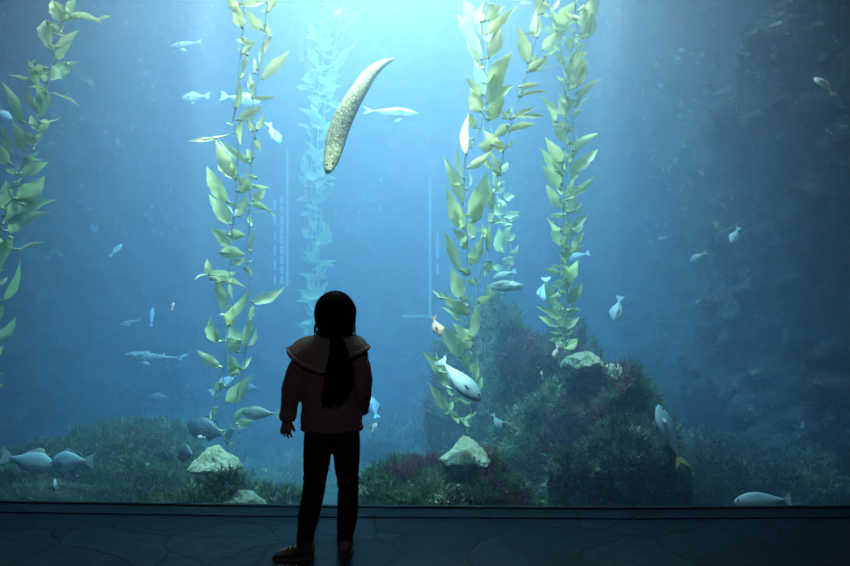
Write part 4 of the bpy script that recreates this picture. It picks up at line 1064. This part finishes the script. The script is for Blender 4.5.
def shoe(an, dr, label=None):
    side = Vector((-dr.y, dr.x, 0)); o_ = Vector((an.x, an.y, 0)) - dr * .035
    m = MB(); prof = [(-.005, .030, .058, .026), (.012, .036, .072, .032), (.035, .036, .070, .034), (.06, .036, .060, .034), (.09, .036, .048, .036), (.12, .032, .038, .036), (.145, .024, .030, .030), (.158, .012, .022, .018)]
    seg = 16; vs_, fs_ = [], []
    for u_, zc, top, w in prof:
        for k in range(seg):
            th = 2 * PI * k / seg; z = (top + .014) / 2 + (top - .014) / 2 * math.sin(th)
            vs_.append(o_ + dr * u_ + side * w * math.cos(th) * (1 if math.sin(th) < .3 else .85) + Vector((0, 0, max(z, .012))))
    for i in range(len(prof) - 1):
        for k in range(seg): fs_.append((i * seg + k, i * seg + (k + 1) % seg, (i + 1) * seg + (k + 1) % seg, (i + 1) * seg + k))
    fs_ += [tuple(reversed(range(seg))), tuple(range((len(prof) - 1) * seg, len(prof) * seg))]
    m.add(vs_, fs_); m.tube([o_ + dr * .03 + Vector((0, 0, .055)), o_ + dr * .028 + Vector((0, 0, .085))], [.036, .033], 16)
    so_ = link('shoe', remesh(m, .004, 3, 'shoe'), M['shoe'], girl)
    s_ = MB(); outl = []
    for i in range(28):
        t = 2 * PI * i / 28; u_ = .077 + .086 * math.cos(t); w = .036 * math.sin(t) * (1.0 + .1 * math.cos(t)); outl.append(o_ + dr * u_ + side * w)
    s_.add([p + Vector((0, 0, .002)) for p in outl] + [p + Vector((0, 0, .017)) for p in outl], [tuple(reversed(range(28))), tuple(range(28, 56))] + [(i, (i + 1) % 28, (i + 1) % 28 + 28, i + 28) for i in range(28)])
    s_.build('sole', M['sole'], so_, smooth=False)
    l_ = MB()
    for q in range(3):
        u_ = .062 + q * .018; z = .064 - q * .007
        l_.tube([o_ + dr * u_ + side * .022 + Vector((0, 0, z - .006)), o_ + dr * u_ + Vector((0, 0, z + .004)), o_ + dr * u_ - side * .022 + Vector((0, 0, z - .006))], [.003] * 3, 6)
    l_.tube([o_ + dr * .055 + Vector((0, 0, .07)), o_ + dr * .05 + side * .02 + Vector((0, 0, .078)), o_ + dr * .06 + side * .03 + Vector((0, 0, .066))], [.003] * 3, 6)
    l_.build('laces', M['lace'], so_)


shoe(LA, LD); shoe(RA, RD)

# ------------------------------------------------------------------ light: lamp over the water, added front fills, rock spots and jacket fill
def area(name, loc, rot, size, power, col, spread=PI):
    l = bpy.data.lights.new(name, 'AREA'); l.shape = 'DISK'; l.size = size; l.energy = power; l.color = col; l.spread = spread
    o = bpy.data.objects.new(name, l); COL.objects.link(o); o.location = loc; o.rotation_euler = rot
    return o


WARMC = (1.0, .68, .455)
area('tank_lamp', (-.3, 6.9, 8.2), (-.06, 0, 0), 2.6, 1250, WARMC, 1.05)
for x_, e_, r_ in ((-1.9, 18, -6), (-.6, 48, 2), (.1, 36, 0)):
    area('front_fill', (x_, 4.62, 3.95), (math.radians(43), 0, math.radians(r_)), .4, e_, (1.0, .86, .70) if x_ == -.6 else (.72, .9, 1.0), 1.7)  # unseen fills added above the window to brighten fish, eel and kelp


def spot(target, src, power, deg):  # unseen spots added to brighten the pale rocks
    l = bpy.data.lights.new('rock_spot_fill', 'SPOT'); l.energy = power; l.color = WARMC; l.spot_size = math.radians(deg); l.spot_blend = .8; l.shadow_soft_size = .04
    o = bpy.data.objects.new('rock_spot_fill', l); COL.objects.link(o); o.location = src
    o.rotation_euler = (Vector(target) - Vector(src)).to_track_quat('-Z', 'Y').to_euler()


spot(P(216, 458, 4.85), (-1.3, 4.7, 4.8), 13000, 6)
spot(P(466, 449, 4.75), (.3, 4.6, 4.8), 13000, 6)
spot(P(590, 362, 5.25), (1.2, 4.9, 4.8), 8000, 8)
spot(P(506, 283, 5.85), (.7, 6.2, 4.8), 3500, 8)
area('jacket_fill', (-.3, -2.2, 2.7), (math.radians(62), 0, 0), 1.0, 8, (1, .93, .93))  # unseen fill added behind the camera for the child's jacket
w = bpy.data.worlds.new('world'); SC.world = w; w.use_nodes = True
w.node_tree.nodes['Background'].inputs[0].default_value = (.02, .03, .04, 1); w.node_tree.nodes['Background'].inputs[1].default_value = .02

# ------------------------------------------------------------------ render look
SC.view_settings.view_transform = 'Standard'; SC.view_settings.look = 'None'; SC.view_settings.gamma = 1; SC.view_settings.use_curve_mapping = False
SC.view_settings.exposure = -.4
cy = SC.cycles
cy.volume_bounces = 4; cy.max_bounces = 8; cy.transparent_max_bounces = 16; cy.sample_clamp_indirect = 4; cy.sample_clamp_direct = 0
cy.use_denoising = True; cy.caustics_reflective = False; cy.caustics_refractive = False
M['water'].cycles.volume_sampling = 'MULTIPLE_IMPORTANCE' if hasattr(M['water'].cycles, 'volume_sampling') else None
for m_ in bpy.data.materials: m_.cycles.emission_sampling = 'NONE' if m_.name == 'glow_bar' else 'AUTO'
